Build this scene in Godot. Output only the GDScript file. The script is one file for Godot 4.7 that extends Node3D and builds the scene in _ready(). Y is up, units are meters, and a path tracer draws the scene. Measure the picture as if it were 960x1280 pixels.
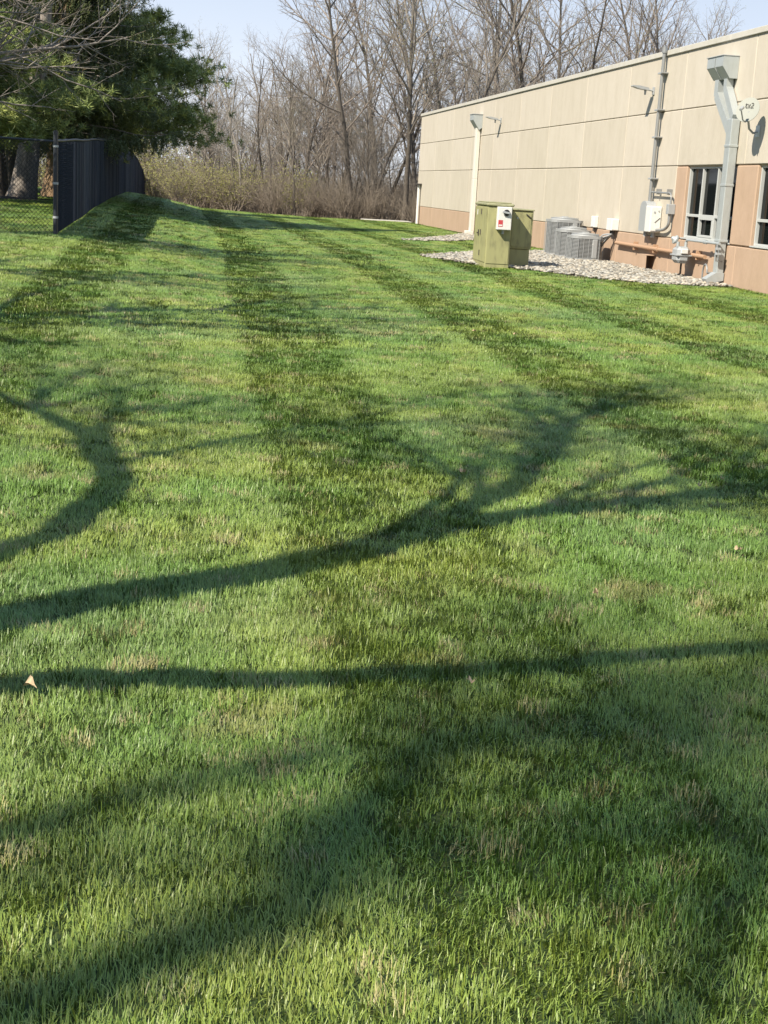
extends Node3D
# Lawn behind a precast industrial building, woods beyond. -Z runs along the building wall, metres, y up.

const EYE := Vector3(0, 1.6, 0)
const WALL := 11.2          # x of the wall face
const SUN_GO := Vector3(0.55, -0.64, -0.42)   # the way the sunlight travels

var M := {}
var used := {}
var rng := RandomNumberGenerator.new()
var n1 := FastNoiseLite.new()
var n2 := FastNoiseLite.new()
var n3 := FastNoiseLite.new()

# ------------------------------------------------------------------ mesh builder
class MB:
	var v := PackedVector3Array()
	var n := PackedVector3Array()
	var c := PackedColorArray()
	var col := Color(1, 1, 1)
	var o := Vector3.ZERO
	func p(a: Vector3, nn: Vector3):
		v.append(a - o); n.append(nn); c.append(col)
	func tri(a: Vector3, b: Vector3, d: Vector3, outw := Vector3.ZERO):
		var nn := (d - a).cross(b - a).normalized()
		if outw != Vector3.ZERO and nn.dot(outw) < 0.0:
			p(a, -nn); p(d, -nn); p(b, -nn)
		else:
			p(a, nn); p(b, nn); p(d, nn)
	func quad(a: Vector3, b: Vector3, d: Vector3, e: Vector3, outw := Vector3.ZERO):
		tri(a, b, d, outw); tri(a, d, e, outw)
	# a triangle with its own normals
	func stri(a: Vector3, b: Vector3, d: Vector3, na: Vector3, nb: Vector3, nd: Vector3):
		if (d - a).cross(b - a).dot(na + nb + nd) < 0.0:
			p(a, na); p(d, nd); p(b, nb)
		else:
			p(a, na); p(b, nb); p(d, nd)
	func box(lo: Vector3, hi: Vector3, bv := 0.004, t := Transform3D.IDENTITY):
		var ctr := (lo + hi) / 2.0
		var h := (hi - lo) / 2.0
		bv = minf(bv, minf(h.x, minf(h.y, h.z)) * 0.6)
		var g := h - Vector3(bv, bv, bv)
		for ax in 3:
			var u := (ax + 1) % 3
			var w := (ax + 2) % 3
			for s in [-1.0, 1.0]:
				var q := []
				for k in [[-1, -1], [1, -1], [1, 1], [-1, 1]]:
					var pt := Vector3.ZERO
					pt[ax] = s * h[ax]; pt[u] = k[0] * g[u]; pt[w] = k[1] * g[w]
					q.append(t * (ctr + pt))
				var ov := Vector3.ZERO
				ov[ax] = s
				quad(q[0], q[1], q[2], q[3], t.basis * ov)
				if bv > 0.0:      # the chamfer between this face and the next axis' faces
					for s2 in [-1.0, 1.0]:
						var e := []
						for k in [-1.0, 1.0]:
							var pa := Vector3.ZERO
							pa[ax] = s * h[ax]; pa[u] = s2 * g[u]; pa[w] = k * g[w]
							var pb := Vector3.ZERO
							pb[ax] = s * g[ax]; pb[u] = s2 * h[u]; pb[w] = k * g[w]
							e.append([t * (ctr + pa), t * (ctr + pb)])
						var oe := Vector3.ZERO
						oe[ax] = s; oe[u] = s2
						quad(e[0][0], e[1][0], e[1][1], e[0][1], t.basis * oe)
		if bv > 0.0:
			for sx in [-1.0, 1.0]:
				for sy in [-1.0, 1.0]:
					for sz in [-1.0, 1.0]:
						tri(t * (ctr + Vector3(sx * h.x, sy * g.y, sz * g.z)), t * (ctr + Vector3(sx * g.x, sy * h.y, sz * g.z)), t * (ctr + Vector3(sx * g.x, sy * g.y, sz * h.z)), t.basis * Vector3(sx, sy, sz))
	func tube(pts: Array, rad: Array, sides := 8, caps := true):
		var m := pts.size()
		var u := Vector3.ZERO
		var rings := []
		var nrm := []
		for i in m:
			var d: Vector3 = (pts[mini(i + 1, m - 1)] - pts[maxi(i - 1, 0)]).normalized()
			if u == Vector3.ZERO:
				u = d.cross(Vector3.RIGHT if absf(d.x) < 0.8 else Vector3.UP).normalized()
			else:
				u = (u - d * u.dot(d)).normalized()
			var w := d.cross(u)
			var ring := []
			var rn := []
			for k in sides:
				var a := TAU * k / sides
				var r := u * cos(a) + w * sin(a)
				ring.append(pts[i] + r * rad[i]); rn.append(r)
			rings.append(ring); nrm.append(rn)
		for i in m - 1:
			for k in sides:
				var k2 := (k + 1) % sides
				p(rings[i][k], nrm[i][k]); p(rings[i + 1][k2], nrm[i + 1][k2]); p(rings[i][k2], nrm[i][k2])
				if rad[i + 1] > 0.0005:
					p(rings[i][k], nrm[i][k]); p(rings[i + 1][k], nrm[i + 1][k]); p(rings[i + 1][k2], nrm[i + 1][k2])
		if caps:
			for e in [0, m - 1]:
				var out: Vector3 = (pts[0] - pts[1]) if e == 0 else (pts[m - 1] - pts[m - 2])
				for k in range(1, sides - 1):
					tri(rings[e][0], rings[e][k], rings[e][k + 1], out)
	# a closed prism: polygon pts (any plane) pushed along d
	func prism(poly: Array, d: Vector3):
		var ctr := Vector3.ZERO
		for q in poly: ctr += q
		ctr /= poly.size()
		var k := poly.size()
		for i in range(1, k - 1):
			tri(poly[0], poly[i], poly[i + 1], -d)
			tri(poly[0] + d, poly[i] + d, poly[i + 1] + d, d)
		for i in k:
			var a: Vector3 = poly[i]
			var b: Vector3 = poly[(i + 1) % k]
			quad(a, b, b + d, a + d, (a + b) / 2.0 - ctr)
	# a ring-profile swept round an axis: prof of [radius, height]
	func lathe(prof: Array, t: Transform3D, sides := 24):
		for i in prof.size() - 1:
			var dr: float = prof[i + 1][0] - prof[i][0]
			var dh: float = prof[i + 1][1] - prof[i][1]
			for k in sides:
				var q := []
				var qn := []
				for e in [[i, k], [i + 1, k], [i + 1, k + 1], [i, k + 1]]:
					var a: float = TAU * (e[1] % sides) / sides
					q.append(t * Vector3(prof[e[0]][0] * cos(a), prof[e[0]][1], prof[e[0]][0] * sin(a)))
					qn.append((t.basis * Vector3(dh * cos(a), -dr, dh * sin(a))).normalized())
				stri(q[0], q[1], q[2], qn[0], qn[1], qn[2])
				stri(q[0], q[2], q[3], qn[0], qn[2], qn[3])
	func mesh(with_color := false) -> ArrayMesh:
		var arr := []
		arr.resize(Mesh.ARRAY_MAX)
		arr[Mesh.ARRAY_VERTEX] = v
		arr[Mesh.ARRAY_NORMAL] = n
		if with_color:
			arr[Mesh.ARRAY_COLOR] = c
		var am := ArrayMesh.new()
		am.add_surface_from_arrays(Mesh.PRIMITIVE_TRIANGLES, arr)
		return am

# ------------------------------------------------------------------ nodes
func numbered(called: String) -> String:
	used[called] = used.get(called, 0) + 1
	return called if used[called] == 1 else "%s_%03d" % [called, used[called] - 1]

func tag(o: Node, label: String, category: String, group := "", kind := ""):
	o.set_meta("label", label)
	if category: o.set_meta("category", category)
	if group: o.set_meta("group", group)
	if kind: o.set_meta("kind", kind)
	return o

func thing(called: String, label: String, category: String, at := Vector3.ZERO, group := "", kind := "") -> Node3D:
	var o := Node3D.new()
	o.name = numbered(called)
	add_child(o, true)
	o.position = at
	tag(o, label, category, group, kind)
	return o

func world_of(o: Node) -> Vector3:
	var p := Vector3.ZERO
	while o != null and o != self and o is Node3D:
		p += o.position
		o = o.get_parent()
	return p

# a mesh built in world coordinates, hung under parent
func part(parent: Node, called: String, b: MB, mat: Material, colored := false) -> MeshInstance3D:
	var w := world_of(parent)
	for i in b.v.size():
		b.v[i] -= w
	var o := MeshInstance3D.new()
	o.mesh = b.mesh(colored)
	o.material_override = mat
	if parent == self:
		o.name = numbered(called)
	else:
		o.name = called
	parent.add_child(o, true)
	return o

func pbox(parent: Node, called: String, lo: Vector3, hi: Vector3, mat: Material, bv := 0.006) -> MeshInstance3D:
	var b := MB.new()
	b.box(lo, hi, bv)
	return part(parent, called, b, mat)

func ptube(parent: Node, called: String, pts: Array, r: float, mat: Material, sides := 10) -> MeshInstance3D:
	var b := MB.new()
	var rad := []
	for q in pts: rad.append(r)
	b.tube(pts, rad, sides)
	return part(parent, called, b, mat)

# ------------------------------------------------------------------ materials
func lin(r: float, g: float, b: float) -> Color:
	return Color(r, g, b).linear_to_srgb()

func noise_tex(freq: float, oct: int, stops: Array, size := 512, seed_ := 1, nrm := false, cell := false) -> NoiseTexture2D:
	var f := FastNoiseLite.new()
	f.seed = seed_
	f.noise_type = FastNoiseLite.TYPE_CELLULAR if cell else FastNoiseLite.TYPE_SIMPLEX_SMOOTH
	f.frequency = freq
	f.fractal_octaves = oct
	var t := NoiseTexture2D.new()
	t.width = size; t.height = size
	t.seamless = true
	t.noise = f
	if nrm:
		t.as_normal_map = true
		t.bump_strength = 4.0
	else:
		var g := Gradient.new()
		g.offsets = PackedFloat32Array()
		g.colors = PackedColorArray()
		var offs := PackedFloat32Array()
		var cols := PackedColorArray()
		for s in stops:
			offs.append(s[0]); cols.append(s[1])
		g.offsets = offs; g.colors = cols
		t.color_ramp = g
	return t

func mat(col: Color, rough := 0.8, metal := 0.0, tex: Texture2D = null, sc := Vector3.ONE, nt: Texture2D = null, nsc := 0.5) -> StandardMaterial3D:
	var m := StandardMaterial3D.new()
	m.albedo_color = col
	m.roughness = rough
	m.metallic = metal
	if tex:
		m.albedo_texture = tex
	if nt:
		m.normal_enabled = true
		m.normal_texture = nt
		m.normal_scale = nsc
	if tex or nt:
		m.uv1_triplanar = true
		m.uv1_world_triplanar = true
		m.uv1_scale = sc
	return m

func make_materials():
	var grey := func(a, b): return [[0.0, Color(a, a, a)], [1.0, Color(b, b, b)]]
	var mott := noise_tex(0.012, 5, [[0.0, Color(0.95, 0.947, 0.935)], [0.5, Color(0.985, 0.983, 0.977)], [1.0, Color(1, 1, 1)]], 512, 3)
	var fine := noise_tex(0.06, 3, [], 512, 5, true)
	M.cream = mat(lin(0.53, 0.485, 0.408), 0.9, 0, mott, Vector3(0.3, 0.09, 0.3), fine, 0.08)
	M.tan = mat(lin(0.45, 0.325, 0.235), 0.9, 0, mott, Vector3(0.3, 0.12, 0.3), fine, 0.08)
	M.creams = [M.cream]
	for k in [[0.545, 0.50, 0.425], [0.515, 0.472, 0.395]]:
		M.creams.append(mat(lin(k[0], k[1], k[2]), 0.9, 0, mott, Vector3(0.3, 0.09, 0.3), fine, 0.08))
	M.caulk = mat(lin(0.60, 0.55, 0.46), 0.8)
	M.core = mat(lin(0.5, 0.42, 0.31), 0.95)
	M.coping = mat(lin(0.55, 0.53, 0.47), 0.5, 0.0, mott, Vector3(0.4, 0.4, 0.4))
	M.roof = mat(lin(0.3, 0.3, 0.3), 0.95)
	M.alu = mat(lin(0.5, 0.52, 0.51), 0.45, 0.1)
	M.glass = mat(lin(0.008, 0.01, 0.01), 0.04)
	M.glass.metallic_specular = 0.22
	M.duct = mat(lin(0.44, 0.48, 0.49), 0.42, 0.25, mott, Vector3(1.5, 0.6, 1.5))
	M.white = mat(lin(0.72, 0.72, 0.70), 0.5, 0, mott, Vector3(2, 2, 2))
	M.spout = mat(lin(0.66, 0.64, 0.58), 0.6)
	M.conduit = mat(lin(0.30, 0.31, 0.31), 0.45, 0.4)
	M.boxgrey = mat(lin(0.36, 0.38, 0.39), 0.5, 0.1)
	M.black = mat(lin(0.02, 0.02, 0.022), 0.5)
	M.dark = mat(lin(0.05, 0.045, 0.04), 0.8)
	M.red = mat(lin(0.5, 0.06, 0.07), 0.5)
	M.brass = mat(lin(0.42, 0.27, 0.17), 0.6)
	M.dish = mat(lin(0.24, 0.255, 0.225), 0.5)
	var olive := noise_tex(0.01, 5, [[0.0, Color(0.78, 0.78, 0.8)], [0.45, Color(0.95, 0.95, 0.95)], [1.0, Color(1, 1, 1)]], 512, 9)
	M.olive = mat(lin(0.365, 0.36, 0.175), 0.6, 0, olive, Vector3(1.1, 0.35, 1.1))
	M.olive_lid = mat(lin(0.33, 0.33, 0.19), 0.65, 0, olive, Vector3(1, 1, 1))
	M.acgrey = mat(lin(0.33, 0.345, 0.35), 0.5, 0.1)
	M.acdark = mat(lin(0.09, 0.094, 0.098), 0.7)
	M.concrete = mat(lin(0.5, 0.48, 0.42), 0.95, 0, mott, Vector3(1, 1, 1))
	M.slat = mat(lin(1, 1, 1), 0.85); M.slat.metallic_specular = 0.12; M.slat.vertex_color_use_as_albedo = true
	M.fence = mat(lin(0.022, 0.026, 0.034), 0.45)
	M.bark = mat(lin(0.19, 0.17, 0.145), 0.95, 0, noise_tex(0.03, 5, [[0.0, Color(0.5, 0.48, 0.46)], [1, Color(1, 1, 1)]], 256, 21), Vector3(3, 0.8, 3))
	M.bark_pale = mat(lin(0.42, 0.38, 0.34), 0.95, 0, noise_tex(0.03, 5, [[0.0, Color(0.5, 0.48, 0.46)], [1, Color(1, 1, 1)]], 256, 22), Vector3(2.5, 0.7, 2.5))
	M.bark_grey = mat(lin(0.24, 0.215, 0.185), 0.95)
	M.bark_dark = mat(lin(0.12, 0.105, 0.09), 0.95)
	M.bark_tan = mat(lin(0.40, 0.30, 0.20), 0.95, 0, noise_tex(0.035, 5, [[0.0, Color(0.4, 0.36, 0.33)], [0.5, Color(0.8, 0.76, 0.7)], [1, Color(1, 1, 1)]], 256, 23), Vector3(2.5, 0.6, 2.5))
	M.twig = mat(lin(0.25, 0.22, 0.185), 0.95)
	M.twig_grey = mat(lin(0.30, 0.28, 0.25), 0.95)
	M.twig_red = mat(lin(0.25, 0.215, 0.185), 0.95)
	M.brush = mat(lin(0.225, 0.19, 0.15), 0.95)
	M.leafc = mat(Color.WHITE, 0.7); M.leafc.vertex_color_use_as_albedo = true
	M.leafc.backlight = Color(0.4, 0.4, 0.4)
	M.needle = mat(Color.WHITE, 0.6); M.needle.vertex_color_use_as_albedo = true
	M.needle.backlight = Color(0.25, 0.25, 0.25)
	M.grass = mat(Color.WHITE, 0.45); M.grass.vertex_color_use_as_albedo = true
	M.grass.metallic_specular = 0.5
	M.grass.backlight = Color(0.8, 0.8, 0.8)
	M.rock = mat(Color.WHITE, 0.9); M.rock.vertex_color_use_as_albedo = true
	var thatch := noise_tex(0.04, 5, [[0.0, Color(0.10, 0.16, 0.05)], [0.5, Color(0.2, 0.27, 0.09)], [1.0, Color(0.36, 0.34, 0.16)]], 512, 31)
	M.thatch = mat(Color(1, 1, 1), 1.0, 0, thatch, Vector3(1.7, 1.7, 1.7))
	var litter := noise_tex(0.05, 5, [[0.0, Color(0.2, 0.15, 0.1)], [0.5, Color(0.38, 0.31, 0.23)], [1.0, Color(0.55, 0.46, 0.35)]], 512, 32)
	M.litter = mat(Color(1, 1, 1), 1.0, 0, litter, Vector3(0.8, 0.8, 0.8))
	M.gravel = mat(lin(0.3, 0.27, 0.22), 1.0, 0, noise_tex(0.08, 3, [[0.0, Color(0.3, 0.28, 0.25)], [1.0, Color(0.9, 0.87, 0.8)]], 512, 33), Vector3(3, 3, 3))
	M.mulch = mat(lin(0.06, 0.045, 0.035), 1.0, 0, noise_tex(0.08, 4, [[0.0, Color(0.4, 0.4, 0.4)], [1.0, Color(1, 1, 1)]], 256, 34), Vector3(2, 2, 2))
	M.deadleaf = mat(lin(0.48, 0.36, 0.22), 0.85)

# ------------------------------------------------------------------ terrain
func lerp_table(t: Array, x: float) -> float:
	if x <= t[0][0]: return t[0][1]
	for i in t.size() - 1:
		if x <= t[i + 1][0]:
			var f: float = (x - t[i][0]) / (t[i + 1][0] - t[i][0])
			f = f * f * (3.0 - 2.0 * f) * 0.5 + f * 0.5
			return lerpf(t[i][1], t[i + 1][1], f)
	return t[-1][1]

const HILL := [[-130.0, -1.2], [-105.0, -0.9], [-96.0, -0.45], [-90.0, 0.05], [-76.0, 0.6], [-62.0, 0.8], [-49.0, 0.76], [-40.0, 0.66], [-33.0, 0.52], [-27.0, 0.44], [-20.0, 0.26], [-12.0, 0.1], [-4.0, 0.0]]
const SIDE := [[-2.3, 1.0], [-0.8, 0.74], [-0.2, 0.56], [1.0, 0.24], [2.2, 0.16], [4.0, 0.08], [6.5, 0.0]]
func height(x: float, z: float) -> float:
	var h := lerp_table(HILL, z) * lerp_table(SIDE, x)
	if z < -70.0 and x > -2.0:
		h -= clampf((-70.0 - z) / 40.0, 0.0, 1.0) * 0.8 * smoothstep(-2.0, 2.0, x)
	return h

func on_ground(x: float, z: float, up := 0.0) -> Vector3:
	return Vector3(x, height(x, z) + up, z)

func inside(poly: Array, x: float, z: float) -> bool:
	var hit := false
	var j := poly.size() - 1
	for i in poly.size():
		var a: Vector2 = poly[i]
		var b: Vector2 = poly[j]
		if (a.y > z) != (b.y > z) and x < (b.x - a.x) * (z - a.y) / (b.y - a.y) + a.x:
			hit = not hit
		j = i
	return hit

var ROCK_A := [Vector2(5.8, -34.4), Vector2(6.3, -35.6), Vector2(7.5, -37.6), Vector2(9.0, -40.3), Vector2(11.2, -42.0), Vector2(11.2, -27.9), Vector2(10.3, -27.7), Vector2(9.3, -27.8), Vector2(8.6, -28.4), Vector2(8.1, -29.6), Vector2(7.7, -30.6), Vector2(6.9, -31.4), Vector2(6.5, -32.6), Vector2(6.1, -33.6)]
var ROCK_B := [Vector2(7.1, -45.1), Vector2(9.3, -50.3), Vector2(11.2, -55.7), Vector2(11.2, -52.0), Vector2(10.0, -48.4), Vector2(8.6, -46.0)]
func rocky(x: float, z: float) -> bool:
	var wx := x + 0.14 * n2.get_noise_2d(x * 300.0, z * 300.0)
	var wz := z + 0.3 * n2.get_noise_2d(z * 260.0 + 900.0, x * 260.0)
	return inside(ROCK_A, wx, wz) or inside(ROCK_B, wx, wz)

func sheet(called: String, xs: Array, zs: Array, mat_: Material, up: float, label: String):
	var b := MB.new()
	for i in xs.size() - 1:
		for j in zs.size() - 1:
			var q := []
			for e in [[i, j], [i + 1, j], [i + 1, j + 1], [i, j + 1]]:
				q.append(on_ground(xs[e[0]], zs[e[1]], up))
			b.quad(q[0], q[1], q[2], q[3], Vector3.UP)
	var o := part(self, called, b, mat_)
	tag(o, label, "", "", "structure")
	return o

func steps(a: float, b: float, s: float) -> Array:
	var out := []
	var k := int(round(absf(b - a) / s))
	for i in k + 1:
		out.append(lerpf(a, b, float(i) / k))
	return out

# ------------------------------------------------------------------ main
func _ready():
	rng.seed = 7
	n1.seed = 11; n1.frequency = 0.01; n1.noise_type = FastNoiseLite.TYPE_SIMPLEX_SMOOTH; n1.fractal_octaves = 3
	n2.seed = 12; n2.frequency = 0.01; n2.noise_type = FastNoiseLite.TYPE_SIMPLEX_SMOOTH; n2.fractal_octaves = 2
	n3.seed = 13; n3.frequency = 0.01; n3.noise_type = FastNoiseLite.TYPE_SIMPLEX_SMOOTH; n3.fractal_octaves = 4
	set_camera()
	set_light()
	make_materials()
	ground()
	building()
	wall_fittings()
	yard_units()
	fence()
	shade_trees()
	evergreens()
	woods()
	grass()
	litter()

func set_camera():
	var cam := Camera3D.new()
	cam.name = "camera"
	cam.fov = rad_to_deg(2.0 * atan(640.0 / 1780.0))
	cam.near = 0.05
	cam.far = 600.0
	# rows of the camera's axes, solved from the wall's vanishing points
	var r0 := Vector3(0.98884, 0.05452, 0.13862)
	var r1 := Vector3(-0.02179, 0.97355, -0.22743)
	var r2 := Vector3(-0.14736, 0.22187, 0.96388)
	cam.transform = Transform3D(Basis(r0, r1, r2).orthonormalized(), EYE)
	add_child(cam)
	cam.current = true

func set_light():
	var sky_m := ProceduralSkyMaterial.new()
	sky_m.sky_top_color = lin(0.19, 0.29, 0.46)
	sky_m.sky_horizon_color = lin(0.69, 0.73, 0.78)
	sky_m.sky_curve = 0.12
	sky_m.ground_bottom_color = lin(0.10, 0.12, 0.06)
	sky_m.ground_horizon_color = lin(0.3, 0.32, 0.26)
	sky_m.sun_angle_max = 20.0
	var sky := Sky.new()
	sky.sky_material = sky_m
	var env := Environment.new()
	env.background_mode = Environment.BG_SKY
	env.sky = sky
	env.background_energy_multiplier = 1.0
	env.tonemap_mode = Environment.TONE_MAPPER_LINEAR
	env.tonemap_exposure = 1.55
	env.sdfgi_enabled = true
	env.ssao_enabled = true
	env.ssil_enabled = true
	var we := WorldEnvironment.new()
	we.name = "environment"
	we.environment = env
	add_child(we)
	var sun := DirectionalLight3D.new()
	sun.name = "sun"
	sun.light_energy = 1.6
	sun.light_color = Color(1.0, 0.955, 0.88)
	sun.light_angular_distance = 0.53
	sun.shadow_enabled = true
	add_child(sun)
	sun.look_at_from_position(Vector3.ZERO, SUN_GO, Vector3.UP)

func ground():
	var xs := steps(-60, -6, 4) + steps(-5, 13, 0.75) + steps(15, 70, 5)
	sheet("lawn_ground", xs, steps(24, -70, 1.0), M.thatch, 0.0, "mown lawn ground rising to a low crest beside the fence")
	sheet("woodland_ground", xs, steps(-70, -230, 4.0), M.litter, 0.0, "brown leaf littered ground under the bare woods")
	var g := MB.new()
	for poly in [ROCK_A, ROCK_B]:
		var pv := PackedVector2Array(poly)
		var t := Geometry2D.triangulate_polygon(pv)
		for k in range(0, t.size(), 3):
			g.tri(on_ground(pv[t[k]].x, pv[t[k]].y, 0.012), on_ground(pv[t[k + 1]].x, pv[t[k + 1]].y, 0.012), on_ground(pv[t[k + 2]].x, pv[t[k + 2]].y, 0.012), Vector3.UP)
	tag(part(self, "gravel_ground", g, M.gravel), "gritty ground under the river stones along the wall", "", "", "structure")
	tag(pbox(self, "concrete_path", Vector3(8.9, -0.06, -71.2), Vector3(11.2, 0.05, -69.6), M.concrete, 0.01), "short pale concrete path at the far corner of the building", "", "", "structure")

# ------------------------------------------------------------------ building
const JOINTS := [-8.1, -12.1, -16.1, -20.1, -24.1, -28.1, -32.1, -36.2, -40.15, -44.1, -48.1, -52.1, -56.1, -60.1, -64.1, -68.4]
func building():
	var b := thing("industrial_building", "long low cream precast building with tan base and dark windows", "building", Vector3(WALL, 0, -38))
	var z0: float = JOINTS[0]
	var z1: float = JOINTS[-1]
	# body behind the panels, with window bays left open as recesses
	pbox(b, "wall_core", Vector3(WALL + 0.28, -0.2, z1 + 0.02), Vector3(WALL + 24, 4.9, z0 - 0.02), M.core, 0.0)
	var rows := [[-0.15, 0.83], [0.83, 2.44], [2.44, 3.68], [3.68, 4.95]]
	var g := 0.0055
	for j in JOINTS.size() - 1:
		var za: float = JOINTS[j]
		var zb: float = JOINTS[j + 1]
		for r in 4:
			var lo: float = rows[r][0] + (g if r > 0 else 0.0)
			var hi: float = rows[r][1] - (g if r < 3 else 0.0)
			if r == 1 and za <= -20.0 and zb >= -32.2:
				continue
			pbox(b, "wall_panel", Vector3(WALL, lo, zb + 0.008), Vector3(WALL + 0.24, hi, za - 0.008), M.tan if r == 0 else M.creams[(j * 7 + r * 5 + j / 2) % 3], 0.016)
	for j in range(1, JOINTS.size() - 1):
		var zj: float = JOINTS[j]
		for r in 4:
			if r == 1 and zj > -32.0 and zj < -20.0: continue
			pbox(b, "joint_sealant", Vector3(WALL + 0.012, rows[r][0] + 0.02, zj - 0.007), Vector3(WALL + 0.2, rows[r][1] - 0.02, zj + 0.007), M.caulk, 0.0)
	# backing in the horizontal reveals
	for y in [0.83, 2.44, 3.68]:
		pbox(b, "reveal_backing", Vector3(WALL + 0.06, y - 0.03, z1 + 0.05), Vector3(WALL + 0.22, y + 0.03, z0 - 0.05), M.core, 0.0)
	# end panels that close the far gable
	for r in 4:
		for k in 6:
			var xa := WALL + 0.245 + k * 4.0
			pbox(b, "gable_panel", Vector3(xa, rows[r][0] + g, z1 - 0.2), Vector3(xa + 3.98, rows[r][1] - g, z1), M.tan if r == 0 else M.cream, 0.022)
	# sheet-metal coping in lengths
	var zc := z0
	while zc > z1:
		var ze := maxf(zc - 3.05, z1 - 0.06)
		pbox(b, "coping", Vector3(WALL - 0.045, 4.94, ze + 0.003), Vector3(WALL + 0.42, 5.06, zc - 0.003), M.coping, 0.008)
		zc -= 3.05
	pbox(b, "roof", Vector3(WALL + 0.3, 4.9, z1), Vector3(WALL + 24, 4.98, z0), M.roof, 0.0)
	# window bays between tan piers
	var piers := [[-32.09, -31.42], [-28.47, -27.37], [-24.2, -23.3], [-20.2, -20.11]]
	for p in piers:
		pbox(b, "pier", Vector3(WALL, 0.845, p[0] + 0.006), Vector3(WALL + 0.24, 2.425, p[1] - 0.006), M.tan, 0.02)
	for k in 3:
		make_window(b, piers[k][1], piers[k + 1][0])

func make_window(b: Node3D, za: float, zb: float):
	var w := Node3D.new()
	w.name = "window"
	b.add_child(w, true)
	w.position = Vector3(WALL, 0.85, (za + zb) / 2) - b.position
	var x0 := WALL + 0.07
	var x1 := WALL + 0.20
	var ya := 0.845
	var yb := 2.425
	var yt := 1.37
	var fr := 0.045
	pbox(w, "sill", Vector3(WALL - 0.012, ya, za + 0.002), Vector3(x1, ya + 0.03, zb - 0.002), M.alu, 0.004)
	ya += 0.031
	pbox(w, "jamb", Vector3(x0, ya, za + 0.003), Vector3(x1, yb, za + fr), M.alu, 0.005)
	pbox(w, "jamb", Vector3(x0, ya, zb - fr), Vector3(x1, yb, zb - 0.003), M.alu, 0.005)
	pbox(w, "head", Vector3(x0 + 0.003, yb - fr, za + fr), Vector3(x1, yb - 0.002, zb - fr), M.alu, 0.005)
	pbox(w, "bottom_rail", Vector3(x0 + 0.003, ya, za + fr), Vector3(x1, ya + fr, zb - fr), M.alu, 0.005)
	var marks := [za, za + 0.84 * signf(zb - za), za + 1.74 * signf(zb - za), zb]
	for k in [1, 2]:
		pbox(w, "mullion", Vector3(x0 + 0.002, ya + fr, marks[k] - 0.024), Vector3(x1, yb - fr, marks[k] + 0.024), M.alu, 0.005)
	for k in 3:
		var pa: float = marks[k] + (fr if k == 0 else 0.024)
		var pb: float = marks[k + 1] - (fr if k == 2 else 0.024)
		pbox(w, "transom", Vector3(x0 + 0.004, yt - 0.03, pa), Vector3(x1, yt + 0.03, pb), M.alu, 0.005)
		pbox(w, "pane", Vector3(x0 + 0.07, yt + 0.03, pa), Vector3(x0 + 0.078, yb - fr, pb), M.glass, 0.0)
		pbox(w, "pane", Vector3(x0 + 0.07, ya + fr, pa), Vector3(x0 + 0.078, yt - 0.03, pb), M.glass, 0.0)
		if k == 1:   # the opening light in the middle has a sash of its own
			for q in [[ya + fr, ya + fr + 0.05, pa, pb], [yt - 0.08, yt - 0.03, pa, pb], [ya + fr + 0.05, yt - 0.08, pa, pa + 0.06], [ya + fr + 0.05, yt - 0.08, pb - 0.06, pb]]:
				pbox(w, "sash", Vector3(x0 - 0.01, q[0] + 0.001, q[2] + 0.001), Vector3(x0 + 0.06, q[1] - 0.001, q[3] - 0.001), M.alu, 0.004)

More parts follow.
